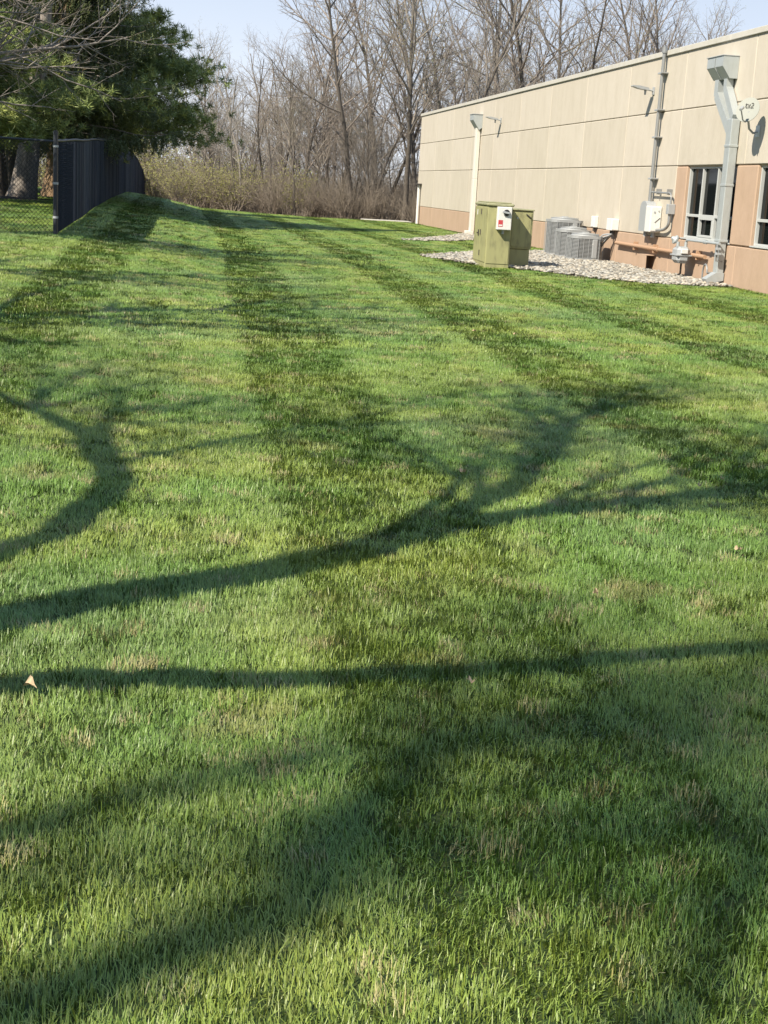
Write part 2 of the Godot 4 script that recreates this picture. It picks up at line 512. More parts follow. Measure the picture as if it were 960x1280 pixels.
# ------------------------------------------------------------------ things fixed to the wall
func wall_fittings():
	# twin-headed rain-water downspout by the windows
	var d := thing("rainwater_downspout", "grey metal downspout with two hopper heads joining between the windows", "downspout", Vector3(WALL - 0.08, 0, -28.6))
	for zc in [-29.65, -29.17]:
		var b := MB.new()
		var hz := 0.215
		b.prism([Vector3(WALL - 0.34, 4.58, zc - hz), Vector3(WALL - 0.004, 4.58, zc - hz), Vector3(WALL - 0.004, 4.15, zc - hz), Vector3(WALL - 0.17, 4.15, zc - hz), Vector3(WALL - 0.34, 4.38, zc - hz)], Vector3(0, 0, hz * 2))
		var h := part(d, "hopper_head", b, M.duct)
		pbox(h, "rim", Vector3(WALL - 0.36, 4.582, zc - hz - 0.015), Vector3(WALL - 0.003, 4.60, zc + hz + 0.012), M.boxgrey, 0.003)
	pipe_rect(d, "offset_pipe", [Vector3(WALL - 0.10, 4.16, -29.65), Vector3(WALL - 0.10, 3.86, -29.65), Vector3(WALL - 0.105, 3.08, -28.70)], 0.15, 0.2, M.duct)
	pipe_rect(d, "offset_pipe", [Vector3(WALL - 0.10, 4.16, -29.17), Vector3(WALL - 0.10, 3.96, -29.17), Vector3(WALL - 0.101, 3.36, -28.60)], 0.145, 0.17, M.duct)
	for seg in [[0.9, 2.02], [2.02, 2.8], [2.8, 3.34]]:
		pbox(d, "pipe", Vector3(WALL - 0.195, seg[0] + 0.002, -28.78), Vector3(WALL - 0.02, seg[1] - 0.002, -28.51), M.duct, 0.012)
		pbox(d, "pipe_collar", Vector3(WALL - 0.205, seg[0] - 0.02, -28.79), Vector3(WALL - 0.012, seg[0] + 0.03, -28.50), M.duct, 0.006)
	pbox(d, "pipe", Vector3(WALL - 0.18, 0.24, -28.76), Vector3(WALL - 0.03, 0.9, -28.53), M.duct, 0.012)
	var s := MB.new()
	s.prism([Vector3(WALL - 0.19, 0.26, -28.77), Vector3(WALL - 0.02, 0.26, -28.77), Vector3(WALL - 0.02, 0.10, -28.77), Vector3(WALL - 0.36, 0.03, -28.77), Vector3(WALL - 0.40, 0.12, -28.77)], Vector3(0, 0, 0.25))
	part(d, "outlet_shoe", s, M.duct)
	# far downspout
	d = thing("rainwater_downspout", "off white downspout with single hopper head beyond the green cabinets", "downspout", Vector3(WALL - 0.08, 0, -54.6))
	var b2 := MB.new()
	b2.prism([Vector3(WALL - 0.36, 4.45, -54.9), Vector3(WALL - 0.004, 4.45, -54.9), Vector3(WALL - 0.004, 3.98, -54.9), Vector3(WALL - 0.12, 3.9, -54.9), Vector3(WALL - 0.36, 4.25, -54.9)], Vector3(0, 0, 0.66))
	var h2 := part(d, "hopper_head", b2, M.duct)
	pbox(h2, "rim", Vector3(WALL - 0.38, 4.452, -54.92), Vector3(WALL - 0.003, 4.475, -54.22), M.boxgrey, 0.003)
	pbox(d, "pipe", Vector3(WALL - 0.17, 2.1, -54.72), Vector3(WALL - 0.02, 4.0, -54.4), M.spout, 0.012)
	pbox(d, "pipe", Vector3(WALL - 0.172, 0.16, -54.725), Vector3(WALL - 0.018, 2.098, -54.395), M.spout, 0.012)
	pbox(d, "outlet_shoe", Vector3(WALL - 0.34, 0.03, -54.73), Vector3(WALL - 0.02, 0.17, -54.39), M.spout, 0.02)
	# standpipe at the far corner
	d = thing("standpipe", "slim white wall pipe with dark cap at the far corner", "pipe", Vector3(WALL - 0.08, 0, -67.4))
	ptube(d, "pipe", [Vector3(WALL - 0.1, 0.0, -67.4), Vector3(WALL - 0.1, 1.8, -67.4)], 0.07, M.white)
	pbox(d, "cap", Vector3(WALL - 0.26, 1.8, -67.62), Vector3(WALL - 0.004, 1.87, -67.2), M.dark, 0.01)
	# electric service: riser conduit, meter cabinet, loop
	d = thing("service_conduit", "grey riser conduit running from the roof edge down to meter", "conduit", Vector3(WALL - 0.09, 0, -33.5))
	ptube(d, "pipe", [Vector3(WALL - 0.1, 1.0, -33.52), Vector3(WALL - 0.1, 3.1, -33.48)], 0.044, M.conduit, 12)
	ptube(d, "pipe", [Vector3(WALL - 0.1, 3.1, -33.48), Vector3(WALL - 0.1, 5.0, -33.44)], 0.042, M.conduit, 12)
	var cap := MB.new()
	cap.tube([Vector3(WALL - 0.1, 5.0, -33.44), Vector3(WALL - 0.1, 5.1, -33.44), Vector3(WALL - 0.1, 5.16, -33.44)], [0.065, 0.065, 0.02], 12)
	part(d, "weather_cap", cap, M.conduit)
	for y in [1.35, 2.15, 3.1, 3.72, 4.55]:
		pbox(d, "strap", Vector3(WALL - 0.16, y - 0.02, -33.62), Vector3(WALL - 0.003, y + 0.02, -33.36), M.boxgrey, 0.004)
		ptube(d, "strap_bolt", [Vector3(WALL - 0.17, y, -33.33), Vector3(WALL - 0.003, y, -33.33)], 0.02, M.conduit, 6)
	d = thing("electric_meter", "pale grey and white electric meter cabinet at foot of riser conduit", "meter", Vector3(WALL - 0.1, 0.9, -33.4))
	var arch := []
	for k in 9:
		var a := PI * k / 8.0
		arch.append(Vector3(WALL - 0.24, 1.46 + 0.17 * sin(a), -33.5 + 0.26 * cos(a)))
	arch.append(Vector3(WALL - 0.24, 0.92, -33.76)); arch.append(Vector3(WALL - 0.24, 0.92, -33.24))
	var mb := MB.new()
	mb.prism(arch, Vector3(0.236, 0, 0))
	part(d, "meter_case", mb, M.boxgrey)
	pbox(d, "cabinet", Vector3(WALL - 0.27, 0.92, -33.22), Vector3(WALL - 0.004, 1.52, -32.84), M.white, 0.012)
	pbox(d, "cabinet_door", Vector3(WALL - 0.25, 0.95, -32.838), Vector3(WALL - 0.02, 1.49, -32.825), M.white, 0.005)
	var lb := MB.new()
	lb.box(Vector3(-0.085, -0.006, 0), Vector3(0.085, 0.006, 0.01), 0.002, Transform3D(Basis(Vector3(0, 0, 1), 0.75), Vector3(WALL - 0.1, 1.2, -32.824)))
	part(d, "hasp", lb, M.black)
	for q in [[-0.18, 1.38, 0.024], [-0.08, 1.41, 0.02]]:
		ptube(d, "knockout", [Vector3(WALL + q[0], q[1], -32.826), Vector3(WALL + q[0], q[1], -32.815)], q[2], M.boxgrey, 10)
	for z in [-33.55, -33.0]:
		ptube(d, "nipple", [Vector3(WALL - 0.12, 0.80, z), Vector3(WALL - 0.12, 0.93, z)], 0.05, M.boxgrey)
	d = thing("conduit_loop", "thin conduit loop with small switch beside the meter cabinet", "conduit", Vector3(WALL - 0.09, 0.95, -32.2))
	ptube(d, "pipe", [Vector3(WALL - 0.1, 1.84, -33.44), Vector3(WALL - 0.1, 1.83, -32.12), Vector3(WALL - 0.1, 1.80, -32.03), Vector3(WALL - 0.1, 1.72, -32.0), Vector3(WALL - 0.1, 1.58, -32.0)], 0.022, M.conduit, 8)
	for z in [-33.0, -32.25]:
		pbox(d, "strap", Vector3(WALL - 0.13, 1.79, z - 0.015), Vector3(WALL - 0.003, 1.92, z + 0.015), M.conduit, 0.003)
	pbox(d, "switch_box", Vector3(WALL - 0.17, 1.36, -32.09), Vector3(WALL - 0.004, 1.585, -31.93), M.boxgrey, 0.008)
	var lp := []
	for k in 8:
		var a := k / 7.0 * PI * 0.5
		lp.append(Vector3(WALL - 0.1, 1.18 - 0.2 * sin(a), -32.0 - 0.62 * (1.0 - cos(a))))
	lp.push_front(Vector3(WALL - 0.1, 1.37, -32.0))
	lp.append(Vector3(WALL - 0.1, 0.98, -32.83))
	ptube(d, "bend_pipe", lp, 0.034, M.conduit, 10)
	# wall lamps
	wall_lamp(-34.25, 4.2, "unlit flat wall lamp on short arm beside the riser conduit")
	wall_lamp(-51.0, 4.13, "unlit flat wall lamp on short arm near far downspout")
	# satellite dish
	d = thing("satellite_dish", "small pale oval satellite dish on bent wall arm beside downspout", "satellite dish", Vector3(WALL, 3.05, -27.6))
	var face := Vector3(-0.62, 0.42, 0.66).normalized()
	var ctr := Vector3(10.80, 3.44, -27.22)
	var right := Vector3.UP.cross(face).normalized()
	var up := face.cross(right)
	var t := Transform3D(Basis(right * 0.225, face, -up * 0.255), ctr)
	var bowl := MB.new()
	var prof := []
	for k in 9:
		var r := k / 8.0
		prof.append([r, -0.06 + 0.06 * r * r])
	prof.append([1.02, 0.004]); prof.append([1.02, -0.006]); prof.append([0.6, -0.052]); prof.append([0.001, -0.075])
	bowl.lathe(prof, t, 32)
	part(d, "reflector", bowl, M.dish)
	ptube(d, "feed_arm", [ctr - up * 0.24 - face * 0.04, ctr - up * 0.27 + face * 0.1, ctr - up * 0.16 + face * 0.3], 0.013, M.boxgrey, 8)
	var lnb := MB.new()
	lnb.tube([ctr - up * 0.18 + face * 0.32, ctr - up * 0.09 + face * 0.25], [0.028, 0.034], 10)
	part(d, "feed_horn", lnb, M.boxgrey)
	ptube(d, "mast", [ctr - face * 0.07, ctr - face * 0.12 - up * 0.12, Vector3(10.98, 3.1, -27.5), Vector3(11.1, 3.03, -27.58), Vector3(WALL - 0.01, 3.06, -27.58)], 0.022, M.boxgrey, 10)
	pbox(d, "mount_plate", Vector3(WALL - 0.014, 2.96, -27.68), Vector3(WALL - 0.003, 3.18, -27.48), M.white, 0.003)
	var tm := TextMesh.new()
	tm.text = "tx2"
	tm.font_size = 32
	tm.pixel_size = 0.0042
	tm.depth = 0.003
	var f := SystemFont.new()
	f.font_names = PackedStringArray(["Droid Sans"])
	tm.font = f
	var tn := MeshInstance3D.new()
	tn.mesh = tm
	tn.name = "lettering"
	tn.material_override = M.dark
	d.add_child(tn, true)
	tn.transform = Transform3D(Basis(right, up, face), ctr + up * 0.105 - face * 0.028 - d.position)
	# switches above the condensers
	d = thing("disconnect_switch", "small pale switch box on the wall just above the condensers", "switch", Vector3(WALL, 0.8, -38.1))
	pbox(d, "case", Vector3(WALL - 0.12, 0.86, -38.25), Vector3(WALL - 0.004, 1.16, -37.98), M.white, 0.01)
	pbox(d, "cover", Vector3(WALL - 0.132, 0.875, -38.235), Vector3(WALL - 0.121, 1.145, -37.995), M.white, 0.004)
	ptube(d, "nipple", [Vector3(WALL - 0.07, 0.76, -38.1), Vector3(WALL - 0.07, 0.87, -38.1)], 0.035, M.dark)
	d = thing("disconnect_switch", "wider pale switch box with looping cables over the wall pipe", "switch", Vector3(WALL, 0.8, -36.1))
	pbox(d, "case", Vector3(WALL - 0.2, 0.84, -36.55), Vector3(WALL - 0.004, 1.14, -36.1), M.white, 0.01)
	pbox(d, "cover", Vector3(WALL - 0.19, 0.86, -36.098), Vector3(WALL - 0.01, 1.12, -36.085), M.white, 0.004)
	for z in [-36.4, -36.22]:
		ptube(d, "nipple", [Vector3(WALL - 0.1, 0.72, z), Vector3(WALL - 0.1, 0.85, z)], 0.04, M.dark)
	var r2 := RandomNumberGenerator.new()
	r2.seed = 5
	for k in 7:
		var a := Vector3(WALL - 0.1 - r2.randf() * 0.05, 0.74, -36.42 + r2.randf() * 0.25)
		var e := Vector3(10.95 - r2.randf() * 0.2, 0.12 + r2.randf() * 0.42, -36.75 + r2.randf() * 0.25)
		var mid := (a + e) / 2 + Vector3(-0.12 - r2.randf() * 0.1, -0.12 + r2.randf() * 0.3, r2.randf_range(-0.2, 0.35))
		var pts := []
		for i in 9:
			var u := i / 8.0
			pts.append(a.lerp(mid, u).lerp(mid.lerp(e, u), u))
		ptube(d, "cable", pts, r2.randf_range(0.012, 0.024), M.dark if k % 3 else M.boxgrey, 6)
	# gas line
	d = thing("gas_pipe", "tan painted gas pipe running low along the tan base", "pipe", Vector3(WALL - 0.1, 0.54, -32.5))
	ptube(d, "pipe", [Vector3(WALL - 0.1, 0.55, -35.9), Vector3(WALL - 0.1, 0.54, -32.6)], 0.045, M.brass, 10)
	ptube(d, "pipe", [Vector3(WALL - 0.1, 0.54, -32.6), Vector3(WALL - 0.1, 0.53, -29.5)], 0.045, M.brass, 10)
	ptube(d, "coupling", [Vector3(WALL - 0.1, 0.54, -32.66), Vector3(WALL - 0.1, 0.54, -32.54)], 0.06, M.brass, 10)
	for z in [-34.4, -32.9, -30.0]:
		pbox(d, "bracket", Vector3(WALL - 0.12, 0.44, z - 0.02), Vector3(WALL - 0.003, 0.64, z + 0.02), M.brass, 0.003)
	d = thing("gas_meter", "grey gas meter with round regulator hung below the window", "gas meter", Vector3(WALL - 0.3, 0.3, -30.3))
	var gm := MB.new()
	gm.box(Vector3(WALL - 0.46, 0.34, -30.62), Vector3(WALL - 0.16, 0.70, -30.2), 0.07)
	part(d, "meter_body", gm, M.boxgrey)
	pbox(d, "meter_band", Vector3(WALL - 0.48, 0.5, -30.64), Vector3(WALL - 0.14, 0.53, -30.18), M.boxgrey, 0.004)
	pbox(d, "index_box", Vector3(WALL - 0.40, 0.55, -30.195), Vector3(WALL - 0.24, 0.66, -30.15), M.white, 0.012)
	for x in [0.40, 0.22]:
		ptube(d, "swivel", [Vector3(WALL - x, 0.69, -30.4), Vector3(WALL - x, 0.80, -30.4)], 0.035, M.duct)
	ptube(d, "header_pipe", [Vector3(WALL - 0.22, 0.80, -30.4), Vector3(WALL - 0.22, 0.84, -30.36), Vector3(WALL - 0.22, 0.85, -30.25), Vector3(WALL - 0.22, 0.85, -28.42)], 0.028, M.duct)
	ptube(d, "union", [Vector3(WALL - 0.22, 0.85, -29.3), Vector3(WALL - 0.22, 0.85, -29.18)], 0.045, M.duct)
	var rg := MB.new()
	rg.lathe([[0.0, -0.05], [0.07, -0.05], [0.1, -0.02], [0.1, 0.01], [0.06, 0.04], [0.03, 0.09], [0.0, 0.09]], Transform3D(Basis(Vector3(0, 0, 1), 1.1), Vector3(WALL - 0.44, 0.84, -30.5)), 16)
	part(d, "regulator", rg, M.duct)
	ptube(d, "drop_pipe", [Vector3(WALL - 0.28, 0.36, -30.42), Vector3(WALL - 0.28, 0.12, -30.42), Vector3(WALL - 0.25, 0.05, -30.7), Vector3(WALL - 0.22, -0.04, -30.9)], 0.022, M.dark)
	ptube(d, "tail_pipe", [Vector3(WALL - 0.25, 0.85, -28.46), Vector3(WALL - 0.25, 0.5, -28.44), Vector3(WALL - 0.12, 0.50, -28.44)], 0.024, M.conduit)
	for q in [[0.62, -28.3], [0.72, -28.32]]:
		pbox(d, "tail_valve", Vector3(WALL - 0.30, q[0], q[1] - 0.12), Vector3(WALL - 0.2, q[0] + 0.05, q[1] - 0.02), M.boxgrey, 0.006)
	# vent hood near the ground
	d = thing("vent_hood", "small tan box vent with dark open side near ground", "vent", Vector3(WALL - 0.1, 0.1, -33.3))
	pbox(d, "hood", Vector3(WALL - 0.24, 0.37, -33.5), Vector3(WALL - 0.004, 0.39, -32.96), M.tan, 0.003)
	pbox(d, "side", Vector3(WALL - 0.24, 0.06, -33.5), Vector3(WALL - 0.222, 0.37, -32.98), M.tan, 0.003)
	pbox(d, "side", Vector3(WALL - 0.222, 0.06, -33.5), Vector3(WALL - 0.004, 0.37, -33.48), M.tan, 0.003)
	# hose loop by the shoe
	d = thing("hose_bib", "bent grey hose bib on base beside the downspout outlet", "tap", Vector3(WALL - 0.1, 0.1, -29.2))
	var hp := []
	for k in 9:
		var a := PI * k / 8.0
		hp.append(Vector3(WALL - 0.16, 0.22 + 0.17 * sin(a), -29.25 + 0.13 * cos(a)))
	hp.append(Vector3(WALL - 0.16, 0.0, -29.38))
	ptube(d, "pipe", hp, 0.02, M.conduit, 8)
	ptube(d, "elbow", [Vector3(WALL - 0.003, 0.22, -29.12), Vector3(WALL - 0.16, 0.22, -29.12)], 0.024, M.conduit, 8)

func pipe_rect(parent: Node, called: String, pts: Array, dx: float, dz: float, m: Material):
	var b := MB.new()
	for i in pts.size() - 1:
		var a: Vector3 = pts[i]
		var e: Vector3 = pts[i + 1]
		var dir := (e - a).normalized()
		var w := Vector3.RIGHT.cross(dir).normalized()
		var poly := [a + Vector3(-dx / 2, 0, 0) + w * dz / 2, a + Vector3(dx / 2, 0, 0) + w * dz / 2, a + Vector3(dx / 2, 0, 0) - w * dz / 2, a + Vector3(-dx / 2, 0, 0) - w * dz / 2]
		b.prism(poly, e - a + dir * (0.03 if i == 0 else 0.0))
	return part(parent, called, b, m)

func wall_lamp(z: float, y: float, label: String):
	var d := thing("wall_lamp", label, "wall lamp", Vector3(WALL, y, z), "arm lamps on the building wall")
	pbox(d, "mount_plate", Vector3(WALL - 0.03, y - 0.09, z - 0.06), Vector3(WALL - 0.003, y + 0.09, z + 0.06), M.boxgrey, 0.005)
	ptube(d, "arm", [Vector3(WALL - 0.02, y, z), Vector3(WALL - 0.2, y + 0.03, z)], 0.022, M.boxgrey, 8)
	var b := MB.new()
	b.prism([Vector3(WALL - 0.16, y + 0.06, z - 0.11), Vector3(WALL - 0.16, y + 0.0, z - 0.11), Vector3(WALL - 0.40, y + 0.03, z - 0.11), Vector3(WALL - 0.56, y + 0.075, z - 0.11), Vector3(WALL - 0.56, y + 0.095, z - 0.11), Vector3(WALL - 0.40, y + 0.10, z - 0.11)], Vector3(0, 0, 0.22))
	part(d, "lamp_head", b, M.boxgrey)
	var s := MB.new()
	s.tube([Vector3(WALL - 0.22, y - 0.1, z), Vector3(WALL - 0.22, y + 0.01, z)], [0.022, 0.03], 8)
	part(d, "photocell", s, M.boxgrey)

# ------------------------------------------------------------------ cabinets, condensers, stones
func yard_units():
	var c := thing("transformer_cabinet", "tall olive green metal cabinet carrying a white switch box", "cabinet", Vector3(6.95, 0, -32.0))
	var t := Transform3D(Basis(Vector3.UP, -0.05), Vector3(6.98, 0, -31.9))
	var b := MB.new()
	b.box(Vector3(-0.27, -0.05, -0.85), Vector3(0.27, 1.33, 0.85), 0.015, t)
	part(c, "body", b, M.olive)
	b = MB.new()
	b.box(Vector3(-0.30, 1.335, -0.89), Vector3(0.30, 1.40, 0.89), 0.02, t)
	b.box(Vector3(-0.25, 1.401, -0.8), Vector3(0.25, 1.425, 0.8), 0.02, t)
	part(c, "lid", b, M.olive_lid)
	for q in [[-0.83, 0.10], [0.115, 0.83]]:
		b = MB.new()
		b.box(Vector3(-0.284, 0.12, q[0]), Vector3(-0.271, 1.30, q[1]), 0.004, t)
		var door := part(c, "door", b, M.olive)
		if q[0] < 0:
			b = MB.new()
			b.box(Vector3(-0.3, 0.66, -0.2), Vector3(-0.286, 0.80, -0.12), 0.004, t)
			b.box(Vector3(-0.33, 0.71, -0.19), Vector3(-0.301, 0.74, -0.13), 0.004, t)
			part(door, "latch", b, M.dark)
			b = MB.new()
			b.box(Vector3(-0.2865, 1.12, -0.55), Vector3(-0.2845, 1.24, -0.45), 0.0, t)
			part(door, "sticker", b, M.white)
	for y in [0.3, 0.75, 1.2]:
		b = MB.new()
		b.tube([t * Vector3(-0.29, y - 0.06, 0.108), t * Vector3(-0.29, y + 0.06, 0.108)], [0.014, 0.014], 8)
		part(c, "hinge", b, M.dark)
	b = MB.new()
	b.box(Vector3(-0.25, 0.1, 0.851), Vector3(0.24, 1.3, 0.862), 0.004, t)
	part(c, "front_panel", b, M.olive)
	# white fused switch hung on the front face
	var s := thing("switch_box", "white switch box with red sticker hung on green cabinet", "switch box", t * Vector3(0.1, 0.85, 0.9))
	b = MB.new()
	b.box(Vector3(-0.08, 0.84, 0.863), Vector3(0.23, 1.33, 1.04), 0.012, t)
	var cs := part(s, "case", b, M.white)
	b = MB.new()
	b.box(Vector3(-0.06, 0.91, 1.041), Vector3(0.04, 1.05, 1.043), 0.0, t)
	part(cs, "sticker", b, M.red)
	b = MB.new()
	b.box(Vector3(-0.05, 0.925, 1.0435), Vector3(0.03, 0.955, 1.0445), 0.0, t)
	part(cs, "sticker_print", b, M.white)
	b = MB.new()
	b.tube([t * Vector3(0.11, 1.21, 1.04), t * Vector3(0.11, 1.21, 1.075)], [0.07, 0.065], 16)
	part(s, "handle_boss", b, M.black)
	b = MB.new()
	b.box(Vector3(-0.10, -0.022, 0.0), Vector3(0.06, 0.022, 0.035), 0.006, t * Transform3D(Basis(Vector3(0, 0, 1), -0.15), Vector3(0.11, 1.21, 1.076)))
	part(s, "handle", b, M.boxgrey)
	b = MB.new()
	b.tube([t * Vector3(0.07, 0.75, 0.94), t * Vector3(0.07, 0.845, 0.94)], [0.03, 0.03], 10)
	part(s, "gland", b, M.boxgrey)
	b = MB.new()
	b.box(Vector3(0.271, 0.92, 0.45), Vector3(0.40, 1.24, 0.83), 0.008, t)
	# second cabinet
	c = thing("transformer_cabinet", "lower olive green cabinet with a plinth behind the switch box", "cabinet", Vector3(7.62, 0, -32.5))
	pbox(c, "plinth", Vector3(7.28, -0.05, -33.05), Vector3(7.79, 0.42, -31.62), M.olive, 0.012)
	pbox(c, "body", Vector3(7.27, 0.424, -33.06), Vector3(7.82, 1.26, -31.60), M.olive, 0.012)
	pbox(c, "lid", Vector3(7.26, 1.262, -33.08), Vector3(7.835, 1.30, -31.57), M.olive_lid, 0.012)
	pbox(c, "door", Vector3(7.34, 0.47, -31.599), Vector3(7.78, 1.22, -31.585), M.olive, 0.004)
	b = MB.new()
	b.box(Vector3(-0.07, -0.012, 0), Vector3(0.07, 0.012, 0.03), 0.003, Transform3D(Basis(Vector3(0, 0, 1), -0.6), Vector3(7.71, 1.15, -31.584)))
	part(c, "handle", b, M.dark)
	pbox(c, "padlock", Vector3(7.44, 1.08, -31.584), Vector3(7.48, 1.12, -31.565), M.duct, 0.004)
	# three condensers
	condenser(Vector3(10.62, 0, -39.3), 0.92, 1.02, "tallest grey louvred air conditioning condenser, rearmost of three on stones")
	condenser(Vector3(10.55, 0, -38.05), 0.86, 0.79, "middle height grey condenser between the tallest and lowest ones")
	condenser(Vector3(10.52, 0, -36.75), 0.86, 0.68, "lowest grey louvred air conditioning condenser beside the looping cables")
	stones()

func rounded(cx: Vector3, half: float, r: float, y: float, seg := 4) -> Array:
	var out := []
	for q in 4:
		for k in seg + 1:
			var a := PI / 2 * (q + float(k) / seg)
			var sx := 1.0 if q == 0 or q == 3 else -1.0
			var sz := 1.0 if q < 2 else -1.0
			out.append(cx + Vector3(sx * (half - r) + r * cos(a), y, sz * (half - r) + r * sin(a)))
	return out

func slab_ring(b: MB, at: Vector3, half: float, r: float, y0: float, y1: float, flare := 0.0):
	var lo := rounded(at, half, r, y0)
	var hi := rounded(at, half + flare, r, y1)
	var m := lo.size()
	for k in m:
		var k2 := (k + 1) % m
		b.quad(lo[k], lo[k2], hi[k2], hi[k], (lo[k] + lo[k2]) / 2 - at - Vector3(0, y0, 0))
	for k in range(1, m - 1):
		b.tri(lo[0], lo[k], lo[k + 1], Vector3.DOWN)
		b.tri(hi[0], hi[k], hi[k + 1], Vector3.UP)

func condenser(at: Vector3, w: float, h: float, label: String):
	var d := thing("air_conditioner", label, "air conditioner", at, "condensers beside the wall")
	var half := w / 2
	var b := MB.new()
	slab_ring(b, at, half + 0.03, 0.16, -0.03, 0.03)
	part(d, "pad", b, M.concrete)
	b = MB.new()
	slab_ring(b, at, half - 0.004, 0.21, 0.031, 0.10)
	part(d, "base_pan", b, M.acgrey)
	b = MB.new()
	slab_ring(b, at, half - 0.03, 0.19, 0.101, h - 0.09)
	part(d, "coil", b, M.acdark)
	var y := 0.115
	b = MB.new()
	while y < h - 0.11:
		slab_ring(b, at, half - 0.012, 0.205, y, y + 0.016)
		y += 0.034
	var lv := part(d, "louvre", b, M.acgrey)
	lv.set_meta("kind", "stuff")
	b = MB.new()
	for s in [Vector3(1, 0, 0), Vector3(-1, 0, 0), Vector3(0, 0, 1), Vector3(0, 0, -1)]:
		for k in [-0.5, -0.25, 0.0, 0.25, 0.5]:
			var side: Vector3 = Vector3(s.z, 0, s.x) * k * (w - 0.3)
			var p: Vector3 = at + s * (half - 0.008) + side
			b.tube([p + Vector3(0, 0.1, 0), p + Vector3(0, h - 0.092, 0)], [0.008, 0.008], 5)
	part(d, "guard_wire", b, M.acgrey).set_meta("kind", "stuff")
	b = MB.new()
	slab_ring(b, at, half, 0.21, h - 0.09, h - 0.02)
	part(d, "top_cap", b, M.acgrey)
	b = MB.new()
	b.lathe([[half * 0.86, -0.018], [half * 0.8, 0.02], [half * 0.3, 0.035], [0.0, 0.038]], Transform3D(Basis(), at + Vector3(0, h, 0)), 24)
	part(d, "fan_guard", b, M.acgrey)
	b = MB.new()
	for k in 7:
		var rr := half * (0.84 - 0.11 * k)
		var pts := []
		for q in 25:
			pts.append(at + Vector3(rr * cos(TAU * q / 24), h + 0.03 + 0.004 * k, rr * sin(TAU * q / 24)))
		var rad := []
		for q in 25: rad.append(0.006)
		b.tube(pts, rad, 4, false)
	part(d, "fan_grille", b, M.acgrey).set_meta("kind", "stuff")
	pbox(d, "motor_cap", at + Vector3(-0.08, h + 0.04, -0.08), at + Vector3(0.08, h + 0.075, 0.08), M.acgrey, 0.02)
	pbox(d, "name_plate", at + Vector3(half * 0.2, h * 0.66, half - 0.006), at + Vector3(half * 0.2 + 0.1, h * 0.66 + 0.03, half + 0.003), M.white, 0.002)
	# service panel on the corner toward the wall
	pbox(d, "service_panel", at + Vector3(half - 0.34, 0.102, half - 0.05), at + Vector3(half - 0.2, h - 0.093, half + 0.006), M.acgrey, 0.02)

func stones():
	var s := thing("river_stones", "bed of pale river stones along the building wall", "stones", Vector3(9.5, 0, -35), "", "stuff")
	var kinds := []
	var r := RandomNumberGenerator.new()
	r.seed = 91
	for k in 5:
		var sm := SphereMesh.new()
		sm.radius = 0.5; sm.height = 1.0; sm.radial_segments = 8; sm.rings = 4
		var arr := sm.get_mesh_arrays()
		var vs: PackedVector3Array = arr[Mesh.ARRAY_VERTEX]
		var st := SurfaceTool.new()
		st.begin(Mesh.PRIMITIVE_TRIANGLES)
		var idx: PackedInt32Array = arr[Mesh.ARRAY_INDEX]
		var sc := Vector3(r.randf_range(0.8, 1.3), r.randf_range(0.5, 0.75), r.randf_range(0.7, 1.0))
		for i in idx:
			var p := vs[i]
			p *= 1.0 + 0.22 * n2.get_noise_3d(p.x * 130 + k * 50, p.y * 130, p.z * 130)
			st.add_vertex(p * sc)
		st.generate_normals()
		kinds.append(st.commit())
	var put := [[], [], [], [], []]
	for poly in [ROCK_A, ROCK_B]:
		var lo := Vector2(1e9, 1e9)
		var hi := Vector2(-1e9, -1e9)
		for q in poly:
			lo = lo.min(q); hi = hi.max(q)
		var x := lo.x - 0.3
		while x < minf(hi.x + 0.3, WALL - 0.02):
			var z := lo.y - 0.3
			while z < hi.y + 0.3:
				var px := x + r.randf_range(-0.04, 0.04)
				var pz := z + r.randf_range(-0.04, 0.04)
				if rocky(px, pz) and px < WALL - 0.03:
					var size := r.randf_range(0.045, 0.095) * (1.25 if r.randf() < 0.1 else 1.0)
					var bas := Basis(Vector3.UP, r.randf() * TAU) * Basis(Vector3.RIGHT, r.randf_range(-0.4, 0.4))
					var tone := r.randf_range(0.17, 0.44)
					var warm := r.randf_range(0.0, 0.13)
					if r.randf() < 0.13: tone *= 0.45
					put[r.randi() % 5].append([Transform3D(bas.scaled(Vector3.ONE * size), on_ground(px, pz, 0.012 + size * 0.2 + r.randf() * 0.03)), Color(tone * (1.0 + warm), tone, tone * (0.92 - warm))])
				z += 0.06
			x += 0.06
	scatter(s, "stones", kinds, put, M.rock)

func scatter(parent: Node3D, called: String, meshes: Array, put: Array, m: Material):
	for k in meshes.size():
		if put[k].is_empty(): continue
		var mm := MultiMesh.new()
		mm.transform_format = MultiMesh.TRANSFORM_3D
		mm.use_colors = true
		mm.mesh = meshes[k]
		mm.instance_count = put[k].size()
		var w := world_of(parent)
		for i in put[k].size():
			var t: Transform3D = put[k][i][0]
			t.origin -= w
			mm.set_instance_transform(i, t)
			mm.set_instance_color(i, put[k][i][1])
		var o := MultiMeshInstance3D.new()
		o.multimesh = mm
		o.material_override = m
		o.name = called
		o.set_meta("kind", "stuff")
		parent.add_child(o, true)

